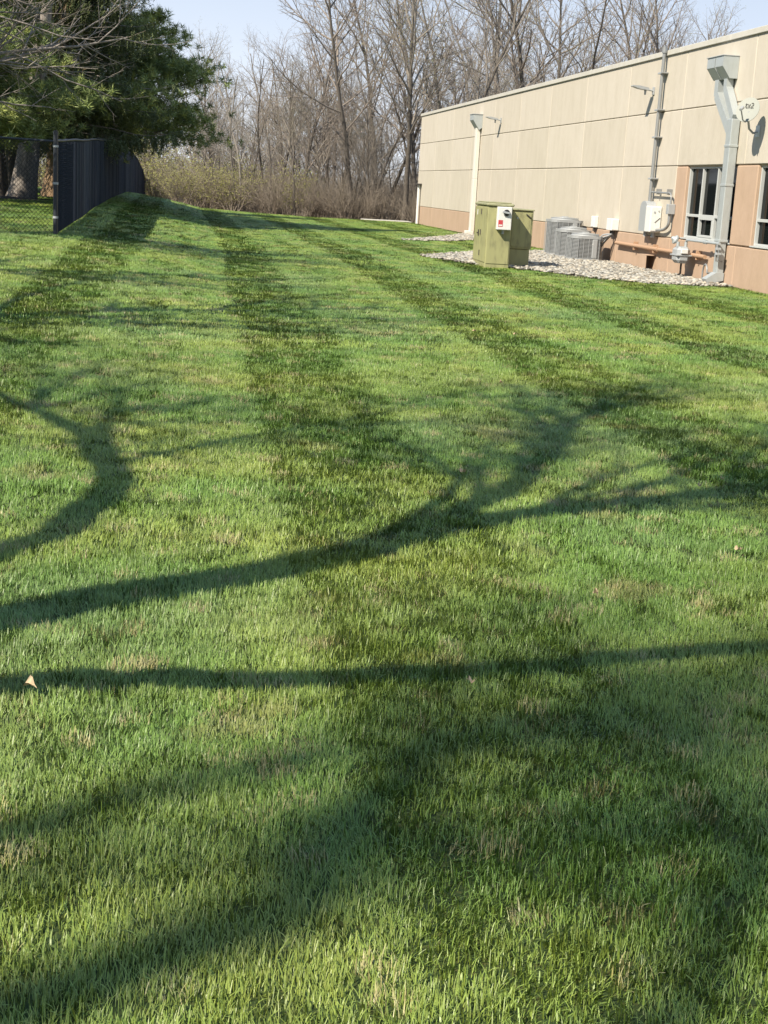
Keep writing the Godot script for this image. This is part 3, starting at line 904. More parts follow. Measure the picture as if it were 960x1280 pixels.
# ------------------------------------------------------------------ fence
const FX := -2.2
const FTOP := [[-98.0, 1.25], [-96.0, 1.38], [-90.0, 1.88], [-77.0, 2.43], [-62.0, 2.66], [-49.0, 2.6], [-41.0, 2.45], [-33.0, 2.25], [-27.0, 2.1]]
func fence():
	var f := thing("slatted_fence", "black chain link fence filled with dark slats climbing over the crest", "fence", on_ground(FX, -27))
	var b := MB.new()
	var z := -27.05
	var r := RandomNumberGenerator.new()
	r.seed = 44
	while z > -98.0:
		var y1 := lerp_table(FTOP, z) - 0.03 + r.randf_range(-0.012, 0.012)
		var y0 := height(FX, z) + 0.03
		var k := r.randf_range(0.75, 1.3) * (1.3 + 0.7 * n1.get_noise_1d(z * 60.0))
		b.col = Color(0.032 * k, 0.038 * k, 0.049 * k)
		b.box(Vector3(FX - 0.008, y0, z - 0.034), Vector3(FX + 0.008, y1, z + 0.034), 0.003, Transform3D(Basis(), Vector3(r.randf_range(-0.006, 0.006), 0, 0)))
		z -= 0.08
	part(f, "privacy_slats", b, M.slat, true).set_meta("kind", "stuff")
	# rails and posts
	var rail := []
	var rr := []
	for q in steps(-27, -98, 1.5):
		rail.append(Vector3(FX, lerp_table(FTOP, q), q)); rr.append(0.024)
	b = MB.new()
	b.tube(rail, rr, 8)
	part(f, "top_rail", b, M.fence)
	for q in steps(-30, -96, 3.0):
		ptube(f, "post", [on_ground(FX - 0.05, q, -0.1), Vector3(FX - 0.05, lerp_table(FTOP, q) + 0.03, q)], 0.03, M.fence, 8)
	# weave over the near slats
	b = MB.new()
	weave(b, func(s, y): return Vector3(FX + 0.016, y, -27.05 - s), 4.0, func(s): return height(FX, -27.05 - s) + 0.03, func(s): return lerp_table(FTOP, -27.05 - s) - 0.02)
	part(f, "chain_link", b, M.fence).set_meta("kind", "stuff")
	# open section running off to the side
	f = thing("chain_link_fence", "open black chain link fence with a tall corner post", "fence", on_ground(-2.2, -27.0))
	b = MB.new()
	var pb := on_ground(-2.2, -26.9, -0.1)
	b.tube([pb, Vector3(-2.2, 2.22, -26.9), Vector3(-2.2, 2.24, -26.9), Vector3(-2.2, 2.28, -26.9)], [0.042, 0.042, 0.05, 0.02], 12)
	part(f, "corner_post", b, M.fence)
	for y in [0.75, 1.35, 2.0]:
		ptube(f, "tension_band", [Vector3(-2.2, y - 0.02, -26.9), Vector3(-2.2, y + 0.02, -26.9)], 0.05, M.boxgrey, 12)
	var top := func(s): return 2.08 + 0.012 * s
	ptube(f, "top_rail", [Vector3(-2.2, 2.08, -26.93), Vector3(-12.0, 2.2, -26.93)], 0.022, M.fence, 8)
	for x in [-5.2, -8.2, -11.2]:
		ptube(f, "post", [on_ground(x, -26.93, -0.1), Vector3(x, 2.14, -26.93)], 0.03, M.fence, 8)
	b = MB.new()
	weave(b, func(s, y): return Vector3(-2.24 - s, y, -26.9), 9.0, func(s): return height(-2.24 - s, -26.9) + 0.03, top, 0.0034)
	part(f, "chain_link", b, M.fence).set_meta("kind", "stuff")

func weave(b: MB, at: Callable, length: float, lo: Callable, hi: Callable, thick := 0.0019):
	var s := -2.4
	while s < length:
		for dir in [1.0, -1.0]:
			var base := s if dir > 0 else s + 2.2
			var last = null
			for k in 23:
				var along: float = base + dir * k * 0.1
				if along < 0.0 or along > length:
					last = null
					continue
				var y: float = lo.call(along) + k * 0.1
				if y > hi.call(along):
					break
				var p: Vector3 = at.call(along, y)
				if last != null:
					b.tube([last, p], [thick, thick], 3, false)
				last = p
		s += 0.078

# ------------------------------------------------------------------ trees
# grows one limb and what it carries; P holds numbers per level
func limb(tb: MB, cb: MB, at: Vector3, dir: Vector3, length: float, rad: float, lvl: int, P: Dictionary, r: RandomNumberGenerator):
	var segs: int = P.segs[lvl]
	var pts := [at]
	var rads := [rad]
	var d := dir
	var p := at
	var step := length / segs
	var tip: float = P.tip[lvl]
	for i in segs:
		d = (d + Vector3(r.randf_range(-1, 1), r.randf_range(-1, 1), r.randf_range(-1, 1)) * P.bend[lvl] + Vector3.UP * P.rise[lvl]).normalized()
		p += d * step
		pts.append(p)
		rads.append(lerpf(rad, rad * tip, float(i + 1) / segs))
	if lvl == P.segs.size() - 1:
		rads[segs] = 0.0
	(tb if lvl < P.trunk_levels else cb).tube(pts, rads, P.sides[lvl], false)
	if lvl + 1 >= P.segs.size():
		if P.has("tips"): P.tips.append([p, d])
		return
	var kids: int = P.kids[lvl]
	if lvl > 0:
		kids = maxi(1, int(round(kids * clampf(length / P.ref[lvl], 0.5, 1.4))))
	var spin := r.randf() * TAU
	for k in kids:
		var f: float = P.start[lvl] + (1.0 - P.start[lvl]) * (k + r.randf()) / kids
		f = minf(f, 0.985)
		var si := mini(int(f * segs), segs - 1)
		var fr := f * segs - si
		var q: Vector3 = (pts[si] as Vector3).lerp(pts[si + 1], fr)
		var ax: Vector3 = (pts[si + 1] - pts[si]).normalized()
		var u := ax.cross(Vector3.UP if absf(ax.y) < 0.9 else Vector3.RIGHT).normalized()
		spin += 2.4 + r.randf_range(-0.5, 0.5)
		var side := u.rotated(ax, spin)
		var ang: float = P.angle[lvl] * r.randf_range(0.75, 1.25)
		var nd := (ax * cos(ang) + side * sin(ang)).normalized()
		var kl: float = length * P.ratio[lvl] * (1.0 - P.fall[lvl] * f) * r.randf_range(0.75, 1.2)
		var here: float = lerpf(rads[si], rads[si + 1], fr)
		var kr: float = minf(here * 0.75, maxf(P.thin[lvl], rad * P.kid_rad[lvl] * r.randf_range(0.8, 1.2)))
		limb(tb, cb, q, nd, kl, kr, lvl + 1, P, r)

func bare_params() -> Dictionary:
	return {
		"segs": [9, 6, 4, 3, 2], "sides": [8, 6, 4, 3, 3], "tip": [0.25, 0.25, 0.3, 0.4, 0.4],
		"bend": [0.09, 0.13, 0.17, 0.2, 0.22], "rise": [0.03, 0.07, 0.05, 0.03, 0.02],
		"kids": [13, 9, 7, 5], "ref": [10.0, 4.5, 2.2, 1.1], "start": [0.25, 0.2, 0.15, 0.1],
		"angle": [0.62, 0.6, 0.62, 0.6], "ratio": [0.5, 0.46, 0.48, 0.52], "fall": [0.55, 0.5, 0.45, 0.4],
		"kid_rad": [0.45, 0.42, 0.45, 0.5], "thin": [0.03, 0.014, 0.008, 0.005], "trunk_levels": 1,
	}

func shade_trees():
	# the many-stemmed tree whose shadow lies across the near lawn: limbs run through known points
	var t := thing("bare_tree", "leafless many stemmed tree whose forked shadow crosses the near lawn", "tree", on_ground(-2.7, -3.5))
	var tb := MB.new()
	var cb := MB.new()
	var r := RandomNumberGenerator.new()
	r.seed = 301
	var P := bare_params()
	P.segs = [3, 4, 3, 2]; P.sides = [5, 4, 3, 3]; P.kids = [8, 6, 4]; P.ref = [2.0, 1.1, 0.6]
	P.tip = [0.3, 0.3, 0.4, 0.5]; P.bend = [0.15, 0.18, 0.2, 0.2]; P.rise = [0.08, 0.04, 0.02, 0.0]
	P.start = [0.25, 0.2, 0.1]; P.angle = [0.7, 0.65, 0.6]; P.ratio = [0.55, 0.55, 0.55]; P.fall = [0.4, 0.4, 0.4]
	P.kid_rad = [0.45, 0.45, 0.5]; P.thin = [0.012, 0.007, 0.004]; P.trunk_levels = 0
	# [shadow x, shadow z, height, radius] -> a point in the air on the sun's line
	var stems := [
		{"p": [[-2.75, -3.4, 0.0, 0.19], [-0.6, -5.02, 2.35, 0.15], [0.64, -5.92, 3.7, 0.145], [1.15, -6.42, 4.35, 0.14], [2.0, -7.04, 5.1, 0.095], [2.84, -7.41, 5.8, 0.08], [3.5, -7.75, 6.4, 0.065], [4.8, -8.3, 7.6, 0.03]], "kids": 15, "from": 3},
		{"p": [[1.15, -6.42, 4.35, 0.13], [1.45, -6.9, 4.9, 0.09], [1.9, -7.62, 5.5, 0.085], [2.38, -8.64, 6.3, 0.075], [2.86, -9.94, 7.2, 0.06], [3.67, -11.27, 8.4, 0.03]], "kids": 17, "from": 1},
		{"p": [[0.95, -6.25, 4.1, 0.08], [1.3, -6.95, 4.7, 0.045], [1.62, -7.7, 5.3, 0.035], [1.53, -8.52, 5.9, 0.024], [1.3, -9.3, 6.5, 0.012]], "kids": 7, "from": 1},
		{"p": [[-2.75, -3.4, 0.0, 0.14], [-1.7, -4.0, 1.0, 0.1], [-0.52, -4.36, 2.0, 0.085], [0.1, -4.42, 2.6, 0.08], [0.6, -4.46, 3.0, 0.075], [1.35, -4.58, 3.7, 0.07], [2.2, -4.80, 4.5, 0.066], [3.4, -5.05, 5.8, 0.04]], "kids": 5, "from": 6},
		{"p": [[-2.75, -3.4, 0.0, 0.15], [-1.4, -4.9, 1.9, 0.105], [-0.7, -5.9, 3.0, 0.095], [-0.42, -6.56, 3.6, 0.09], [-0.25, -7.38, 4.2, 0.085], [-0.39, -8.24, 4.8, 0.075], [-0.63, -9.0, 5.4, 0.06], [-1.21, -10.19, 6.4, 0.035], [-1.7, -11.2, 7.2, 0.015]], "kids": 13, "from": 4},
	]
	grow_stems(stems, tb, cb, P, r)
	part(t, "trunk", tb, M.bark)
	part(t, "crown", cb, M.twig_grey)
	# further trees along that side, outside the picture but for the limbs that reach in
	t = thing("bare_tree", "tall leafless tree standing well back beside the near lawn", "tree", on_ground(-12.8, 6.8))
	tb = MB.new()
	cb = MB.new()
	grow_stems([
		{"p": [[-12.8, 6.8, 0.0, 0.3], [-8.2, 3.4, 5.2, 0.24], [-3.7, -0.1, 10.4, 0.18], [-0.04, -2.7, 13.2, 0.12], [0.37, -3.17, 14.0, 0.115], [0.7, -3.74, 15.0, 0.1], [1.1, -4.1, 16.0, 0.07], [1.6, -4.2, 17.2, 0.04]], "kids": 8, "from": 3},
		{"p": [[-3.7, -0.1, 10.4, 0.14], [-1.7, -2.5, 11.6, 0.085], [-0.42, -3.3, 12.6, 0.075], [0.05, -3.62, 13.4, 0.06], [0.5, -3.75, 14.4, 0.03]], "kids": 4, "from": 1},
		{"p": [[-3.7, -0.1, 10.4, 0.14], [0.6, -2.2, 12.6, 0.07], [1.3, -2.9, 14.0, 0.065], [1.9, -3.6, 15.5, 0.05], [2.3, -4.2, 17.0, 0.03]], "kids": 5, "from": 2},
	], tb, cb, P, r)
	part(t, "trunk", tb, M.bark)
	part(t, "crown", cb, M.twig_grey)
	side_tree(Vector2(-5.2, -11.5), 9.5, 0.15, 42, "leafless tree beside lawn, throwing thin shadow streaks across it", M.bark, 0.75)
	side_tree(Vector2(-6.0, -16.5), 9.0, 0.14, 46, "slim leafless tree between the fence corner and streak casting tree", M.bark, 0.8)
	side_tree(Vector2(-6.1, -24.5), 9.0, 0.17, 45, "pale barked leafless tree with low limbs reaching over the fence", M.bark_pale, 0.8, 14)
	side_tree(Vector2(-10.5, -33.0), 10.5, 0.2, 44, "leafless tree standing on grass behind the open chain link fence", M.bark_pale, 0.85)

# each stem runs through points given by [where its shadow lies x, z, height, radius]
func grow_stems(stems: Array, tb: MB, cb: MB, P: Dictionary, r: RandomNumberGenerator):
	for s in stems:
		var pts := []
		var rads := []
		for q in s.p:
			pts.append(Vector3(q[0], q[2], q[1]) + Vector3(SUN_GO.x, 0, SUN_GO.z) / SUN_GO.y * q[2])
			rads.append(q[3])
		pts[0].y -= 0.1
		var fine := smooth_path(pts, rads)
		tb.tube(fine[0], fine[1], 9, false)
		for k in s.kids:
			var i := r.randi_range(s.from, pts.size() - 2)
			var u := r.randf()
			var a: Vector3 = (pts[i] as Vector3).lerp(pts[i + 1], u)
			var d: Vector3 = (pts[i + 1] - pts[i]).normalized()
			var nd := (d + Vector3(r.randf_range(-1, 1), r.randf_range(-0.2, 0.9), r.randf_range(-1, 1)) * 0.9).normalized()
			limb(tb, cb, a, nd, r.randf_range(1.4, 3.0), minf(rads[i] * 0.55, 0.045), 0, P, r)
		limb(tb, cb, pts[-1], (pts[-1] - pts[-2]).normalized(), 1.6, rads[-1], 0, P, r)

func smooth_path(pts: Array, rads: Array) -> Array:
	var op := []
	var orad := []
	var m := pts.size()
	for i in m - 1:
		var a: Vector3 = pts[maxi(i - 1, 0)]
		var b: Vector3 = pts[i]
		var c: Vector3 = pts[i + 1]
		var d: Vector3 = pts[mini(i + 2, m - 1)]
		for k in 4:
			var kink := 0.035 if k > 0 else 0.0
			op.append(b.cubic_interpolate(c, a, d, k / 4.0) + Vector3(rng.randf_range(-kink, kink), 0, rng.randf_range(-kink, kink)))
			orad.append(lerpf(rads[i], rads[i + 1], k / 4.0))
	op.append(pts[-1]); orad.append(rads[-1])
	return [op, orad]

func side_tree(at: Vector2, h: float, rad: float, seed_: int, label: String, m: Material, spread: float, reaching := 0, limbs := 15):
	var r := RandomNumberGenerator.new()
	r.seed = seed_
	var t := thing("bare_tree", label, "tree", on_ground(at.x, at.y))
	var P := bare_params()
	P.kids = [limbs, 9, 6, 4]
	P.start[0] = 0.2
	P.angle[0] = spread
	P.ratio[0] = 0.62
	P.rise[1] = 0.03
	P.fall[0] = 0.6
	var tb := MB.new()
	var cb := MB.new()
	limb(tb, cb, on_ground(at.x, at.y, -0.15), Vector3(0.05, 1, 0).normalized(), h, rad, 0, P, r)
	for k in reaching:     # long low limbs toward the lawn
		var a := r.randf_range(-0.75, 0.55)
		limb(tb, cb, on_ground(at.x, at.y, 2.0 + 2.6 * k / reaching), Vector3(cos(a), r.randf_range(0.12, 0.5), sin(a)).normalized(), r.randf_range(4.0, 6.2), 0.06, 1, P, r)
	part(t, "trunk", tb, m)
	part(t, "crown", cb, m)

func evergreens():
	var r := RandomNumberGenerator.new()
	r.seed = 77
	var tufts := []
	for k in 4:       # pine: a burst of needles
		var b := MB.new()
		for q in 34:
			var d := Vector3(r.randf_range(-1, 1), r.randf_range(-0.35, 1.0), r.randf_range(-1, 1)).normalized()
			var w := d.cross(Vector3(r.randf_range(-1, 1), r.randf_range(-1, 1), r.randf_range(-1, 1))).normalized() * 0.011
			var s := r.randf_range(0.8, 1.15)
			b.col = Color(s, s, s * 0.95)
			var base := d * 0.02 + Vector3(0, r.randf_range(-0.06, 0.06), 0)
			b.tri(base - w, base + w, base + d * r.randf_range(0.13, 0.2))
		tufts.append(b.mesh(true))
	var sprays := []
	for k in 4:       # spruce: a hanging spray
		var b := MB.new()
		var pts := [Vector3.ZERO, Vector3(r.randf_range(-0.05, 0.05), -0.2, r.randf_range(-0.05, 0.05)), Vector3(r.randf_range(-0.1, 0.1), -0.45, r.randf_range(-0.1, 0.1))]
		for q in 40:
			var u := r.randf() * 1.9
			var i := int(u)
			var p: Vector3 = (pts[i] as Vector3).lerp(pts[i + 1], u - i)
			var a := r.randf() * TAU
			var d := Vector3(cos(a), -0.55, sin(a)).normalized()
			var w := d.cross(Vector3.UP).normalized() * 0.012
			var s := r.randf_range(0.8, 1.15)
			b.col = Color(s, s, s)
			b.tri(p - w, p + w, p + d * r.randf_range(0.06, 0.12))
		sprays.append(b.mesh(true))
	pine(Vector2(-2.8, -50), 7.4, 5.4, 2.0, 501, tufts, "green pine spreading out low past the slatted fence", M.bark)
	pine(Vector2(-5.6, -40.5), 9.5, 3.3, 1.75, 502, tufts, "broad green pine just behind the open chain link fence", M.bark_pale)
	spruce(Vector2(-3.5, -46), 14.0, 3.7, 503, sprays, "tall dark spruce with drooping sprays beside spreading pine")
	spruce(Vector2(-8.6, -50), 14.0, 3.6, 504, sprays, "tall dark spruce at back of the fenced trees")
	spruce(Vector2(-6.2, -56), 14.5, 3.6, 505, sprays, "dark spruce directly behind the broad green pine")
	# old trunks standing between them
	old_trunk(Vector2(-4.55, -43.5), Vector3(0.14, 1, 0), 0.34, 5.5, 511, M.bark_pale, "leaning grey trunk rising from dark mulch behind chain link")
	old_trunk(Vector2(-3.75, -46.6), Vector3(0.02, 1, 0), 0.40, 5.0, 512, M.bark_tan, "thick tan forked trunk close to the slatted fence")
	old_trunk(Vector2(-3.05, -47.6), Vector3(-0.03, 1, 0), 0.30, 5.0, 513, M.bark_tan, "tan trunk right against back of the slatted fence")
	old_trunk(Vector2(-5.35, -44.6), Vector3(-0.03, 1, 0), 0.28, 6.0, 514, M.bark, "dark upright trunk beside the leaning grey one")
	for q in [[-4.7, -43.4, 1.2], [-3.5, -46.9, 1.3]]:
		var b := MB.new()
		for k in 20:
			var a := TAU * k / 20
			var a2 := TAU * (k + 1) / 20
			b.tri(on_ground(q[0], q[1], 0.09), on_ground(q[0] + q[2] * cos(a), q[1] + q[2] * sin(a), 0.01), on_ground(q[0] + q[2] * cos(a2), q[1] + q[2] * sin(a2), 0.01), Vector3.UP)
		tag(part(self, "mulch_bed", b, M.mulch), "round bed of dark mulch around old trunks behind fence", "", "", "structure")

func old_trunk(at: Vector2, d: Vector3, rad: float, h: float, seed_: int, m: Material, label: String):
	var r := RandomNumberGenerator.new()
	r.seed = seed_
	var t := thing("old_tree", label, "tree", on_ground(at.x, at.y))
	var b := MB.new()
	var pts := []
	var rads := []
	var p := on_ground(at.x, at.y, -0.15)
	for k in 12:
		pts.append(p)
		var u := k / 11.0
		rads.append(rad * (1.0 - 0.45 * u) * (1.0 + 0.45 * exp(-u * 9.0)) * (1.0 + r.randf_range(-0.05, 0.05)))
		p += (d.normalized() + Vector3(r.randf_range(-0.05, 0.05), 0, r.randf_range(-0.05, 0.05))) * h / 11.0
	b.tube(pts, rads, 12, false)
	part(t, "trunk", b, m)
	var tb := MB.new()
	var cb := MB.new()
	var P := bare_params()
	P.kids = [8, 6, 5, 4]
	for k in 5:
		var i := r.randi_range(4, 10)
		var a := r.randf() * TAU
		limb(tb, cb, pts[i], Vector3(cos(a) * 0.7, 0.8, sin(a) * 0.7).normalized(), r.randf_range(2.5, 4.5), rads[i] * 0.38, 1, P, r)
	limb(tb, cb, pts[11], d.normalized(), 4.0, rads[11], 1, P, r)
	part(t, "crown", cb, m)

func pine(at: Vector2, h: float, reach: float, first: float, seed_: int, tufts: Array, label: String, bark: Material):
	var r := RandomNumberGenerator.new()
	r.seed = seed_
	var t := thing("pine_tree", label, "tree", on_ground(at.x, at.y))
	var g := on_ground(at.x, at.y, -0.1)
	var tb := MB.new()
	tb.tube([g, g + Vector3(0.05, h * 0.4, 0), g + Vector3(0, h * 0.75, 0.05), g + Vector3(0, h, 0)], [0.2, 0.14, 0.08, 0.02], 10, false)
	part(t, "trunk", tb, bark)
	var cb := MB.new()
	var put := [[], [], [], []]
	var y := first
	while y < h - 0.3:
		var u := (y - first) / (h - first)
		var long := reach * (1.0 - 0.85 * pow(u, 1.15)) * (0.75 + 0.25 * minf(1.0, u * 6.0 + 0.5))
		var a0 := r.randf() * TAU
		for k in 6:
			var a := a0 + TAU * k / 6 + r.randf_range(-0.4, 0.4)
			var l := long * r.randf_range(0.55, 1.12)
			var d := Vector3(cos(a), r.randf_range(-0.05, 0.3), sin(a)).normalized()
			var p := g + Vector3(0, y + r.randf_range(-0.25, 0.25), 0)
			var pts := [p]
			var rads := [0.035 * l / 3.0 + 0.012]
			for s in 5:
				d = (d + Vector3(r.randf_range(-0.12, 0.12), r.randf_range(-0.06, 0.1), r.randf_range(-0.12, 0.12))).normalized()
				p += d * l / 5
				pts.append(p); rads.append(rads[0] * (1.0 - 0.17 * (s + 1)))
			cb.tube(pts, rads, 4, false)
			var n := int(10 + l * 26)
			for q in n:
				var f := pow(r.randf(), 0.55) * 0.82 + 0.18
				var si := mini(int(f * 5), 4)
				var c: Vector3 = (pts[si] as Vector3).lerp(pts[si + 1], f * 5 - si)
				var wide := l * 0.22 * (1.15 - f * 0.7)
				var off := Vector3(r.randfn(), r.randfn() * 0.4 + 0.15, r.randfn()) * wide
				var tone := r.randf_range(0.75, 1.3)
				var young := 1.0 if r.randf() < 0.25 else 0.0
				put[r.randi() % 4].append([Transform3D(Basis.from_euler(Vector3(r.randf_range(-0.5, 0.5), r.randf() * TAU, r.randf_range(-0.5, 0.5))).scaled(Vector3.ONE * r.randf_range(0.85, 1.35)), c + off), Color((0.2 + 0.1 * young) * tone, (0.25 + 0.09 * young) * tone, (0.08 + 0.01 * young) * tone)])
		y += r.randf_range(0.38, 0.6)
	part(t, "crown", cb, M.twig)
	scatter(t, "needles", tufts, put, M.needle)

func spruce(at: Vector2, h: float, reach: float, seed_: int, sprays: Array, label: String):
	var r := RandomNumberGenerator.new()
	r.seed = seed_
	var t := thing("spruce_tree", label, "tree", on_ground(at.x, at.y))
	var g := on_ground(at.x, at.y, -0.1)
	var tb := MB.new()
	tb.tube([g, g + Vector3(0, h * 0.5, 0), g + Vector3(0, h, 0)], [0.22, 0.13, 0.02], 10, false)
	part(t, "trunk", tb, M.bark)
	var cb := MB.new()
	var put := [[], [], [], []]
	var y := 2.0
	while y < h - 0.2:
		var u := (y - 2.0) / (h - 2.0)
		var long := reach * (1.0 - 0.9 * u)
		var a0 := r.randf() * TAU
		for k in 7:
			var a := a0 + TAU * k / 7 + r.randf_range(-0.3, 0.3)
			var l := long * r.randf_range(0.7, 1.1) + 0.15
			var d := Vector3(cos(a), 0.1, sin(a))
			var p := g + Vector3(0, y + r.randf_range(-0.2, 0.2), 0)
			var pts := [p]
			for s in 5:
				p += (d + Vector3(0, [0.05, -0.2, -0.3, -0.1, 0.2][s], 0)).normalized() * l / 5
				pts.append(p)
			cb.tube(pts, [0.03, 0.026, 0.022, 0.018, 0.012, 0.005], 4, false)
			var n := int(6 + l * 24)
			for q in n:
				var f := r.randf() * 0.92 + 0.08
				var si := mini(int(f * 5), 4)
				var c: Vector3 = (pts[si] as Vector3).lerp(pts[si + 1], f * 5 - si)
				var side := d.cross(Vector3.UP).normalized() * r.randfn() * l * 0.13
				var tone := r.randf_range(0.7, 1.25)
				put[r.randi() % 4].append([Transform3D(Basis(Vector3.UP, r.randf() * TAU).scaled(Vector3(1, r.randf_range(0.6, 1.3), 1) * r.randf_range(0.8, 1.3)), c + side), Color(0.14 * tone, 0.17 * tone, 0.07 * tone)])
		y += r.randf_range(0.34, 0.5)
	part(t, "crown", cb, M.twig)
	scatter(t, "needles", sprays, put, M.needle)

func woods():
	var r := RandomNumberGenerator.new()
	r.seed = 900
	# ten bare trees grown once, then copied
	var protos := []
	for k in 9:
		var P := bare_params()
		P.kids = [20, 10, 7, 6]
		P.segs = [9, 6, 3, 2, 1]
		P.angle = [r.randf_range(0.52, 0.88), 0.65, 0.7, 0.65]
		P.ratio[0] = r.randf_range(0.5, 0.64)
		P.start[0] = r.randf_range(0.16, 0.34)
		P.thin = [0.02, 0.011, 0.008, 0.006]
		P.kid_rad[0] = 0.36
		P.rise[1] = 0.04
		P.bend[0] = 0.13
		P.bend[1] = 0.17
		if k % 3 == 2: P.tips = []
		var h := 14.0
		var rr := RandomNumberGenerator.new()
		rr.seed = 1000 + k * 17
		var tb := MB.new()
		var cb := MB.new()
		if k % 3 == 1:      # two stems from one foot
			P.kids[0] = 9
			for s in [-1.0, 1.0]:
				limb(tb, cb, Vector3(0, -0.3, 0), Vector3(0.2 * s, 1, 0.1 * s).normalized(), h * rr.randf_range(0.85, 1.0), 0.115, 0, P, rr)
		else:
			limb(tb, cb, Vector3(0, -0.3, 0), Vector3(rr.randf_range(-0.08, 0.08), 1, 0).normalized(), h, 0.155, 0, P, rr)
		protos.append([tb.mesh(), cb.mesh()])
		if P.has("tips"):
			var bb := MB.new()
			for q in P.tips:
				var d := Vector3(rr.randf_range(-1, 1), rr.randf_range(-0.2, 1), rr.randf_range(-1, 1)).normalized()
				var w := d.cross(Vector3(rr.randf_range(-1, 1), 1, rr.randf_range(-1, 1))).normalized() * 0.016
				bb.col = Color(0.26, 0.27, 0.12)
				bb.tri(q[0] - w, q[0] + w, q[0] + d * 0.07)
			protos[-1].append(bb.mesh(true))
	# where they stand: [x, z, height, kind]
	var spots := []
	for q in [[438, -76, 14.2, 0], [470, -84, 14.5, 2], [556, -75, 16.5, 1], [520, -80, 14.5, 3], [610, -82, 17, 4], [650, -78, 17, 5], [690, -86, 17, 0], [735, -82, 16.5, 1], [790, -88, 16.5, 2], [835, -84, 15.0, 6], [870, -90, 14.2, 5], [330, -80, 10.0, 1], [375, -79, 11.0, 6], [300, -88, 10.5, 7], [265, -84, 9.0, 8], [405, -88, 12.5, 7], [350, -92, 11.0, 4], [500, -74, 13.0, 8], [580, -90, 16.0, 7]]:
		spots.append([(q[0] - 224) / 1780.0 * -q[1], q[1], q[2], q[3]])
	for k in 66:
		var z := -80.0 - 40.0 * (k / 66.0) - r.randf() * 4.0
		var x := r.randf_range(-0.13, 0.43) * -z
		if x > WALL - 1.0 and z > -71.0: continue
		var px := 224 + x / -z * 1780
		var top := lerp_table([[100.0, 9.0], [240.0, 8.5], [330.0, 10.0], [420.0, 12.5], [540.0, 14.5], [700.0, 15.0], [860.0, 12.5], [960.0, 11.0]], px)
		spots.append([x, z, top * -z / 92.0 * r.randf_range(0.55, 0.9), r.randi() % 9])
	for k in 46:      # thin understorey trees
		var z := -73.0 - 24.0 * (k / 46.0) - r.randf() * 3.0
		var x := r.randf_range(-0.02, 0.30) * -z
		if x > WALL - 1.5 and z > -72.0: continue
		if x < -1.2: continue
		spots.append([x, z, r.randf_range(5.0, 8.5), r.randi() % 9, 1])
	var barks := [M.bark, M.bark_grey, M.bark_dark]
	var twigs := [M.twig, M.twig_grey, M.twig_red]
	var words := ["brown twigged leafless tree in the woods behind the lawn", "grey twigged leafless tree in the woods behind the lawn", "reddish twigged leafless tree in the woods behind the lawn"]
	for s in spots:
		var tone := r.randi() % 3
		var t := thing("woodland_tree", words[tone], "tree", on_ground(s[0], s[1]), "leafless trees of the woods")
		if s.size() > 4:
			tag(t, ["slim young brown tree under the taller woodland crowns", "slim young grey tree under the taller woodland crowns", "slim young reddish tree under the taller woodland crowns"][tone], "tree", "young trees under the woods")
		for k in 2:
			var o := MeshInstance3D.new()
			o.mesh = protos[s[3]][k]
			o.material_override = barks[tone] if k == 0 else twigs[tone]
			o.name = ["trunk", "crown"][k]
			t.add_child(o, true)
		if protos[s[3]].size() > 2:
			var o := MeshInstance3D.new()
			o.mesh = protos[s[3]][2]
			o.material_override = M.leafc
			o.name = "buds"
			o.set_meta("kind", "stuff")
			t.add_child(o, true)
		t.rotation.y = r.randf() * TAU
		var sc: float = s[2] / 14.5
		t.scale = Vector3(sc * r.randf_range(0.9, 1.15), sc, sc * r.randf_range(0.9, 1.15))
	shrubs(r)

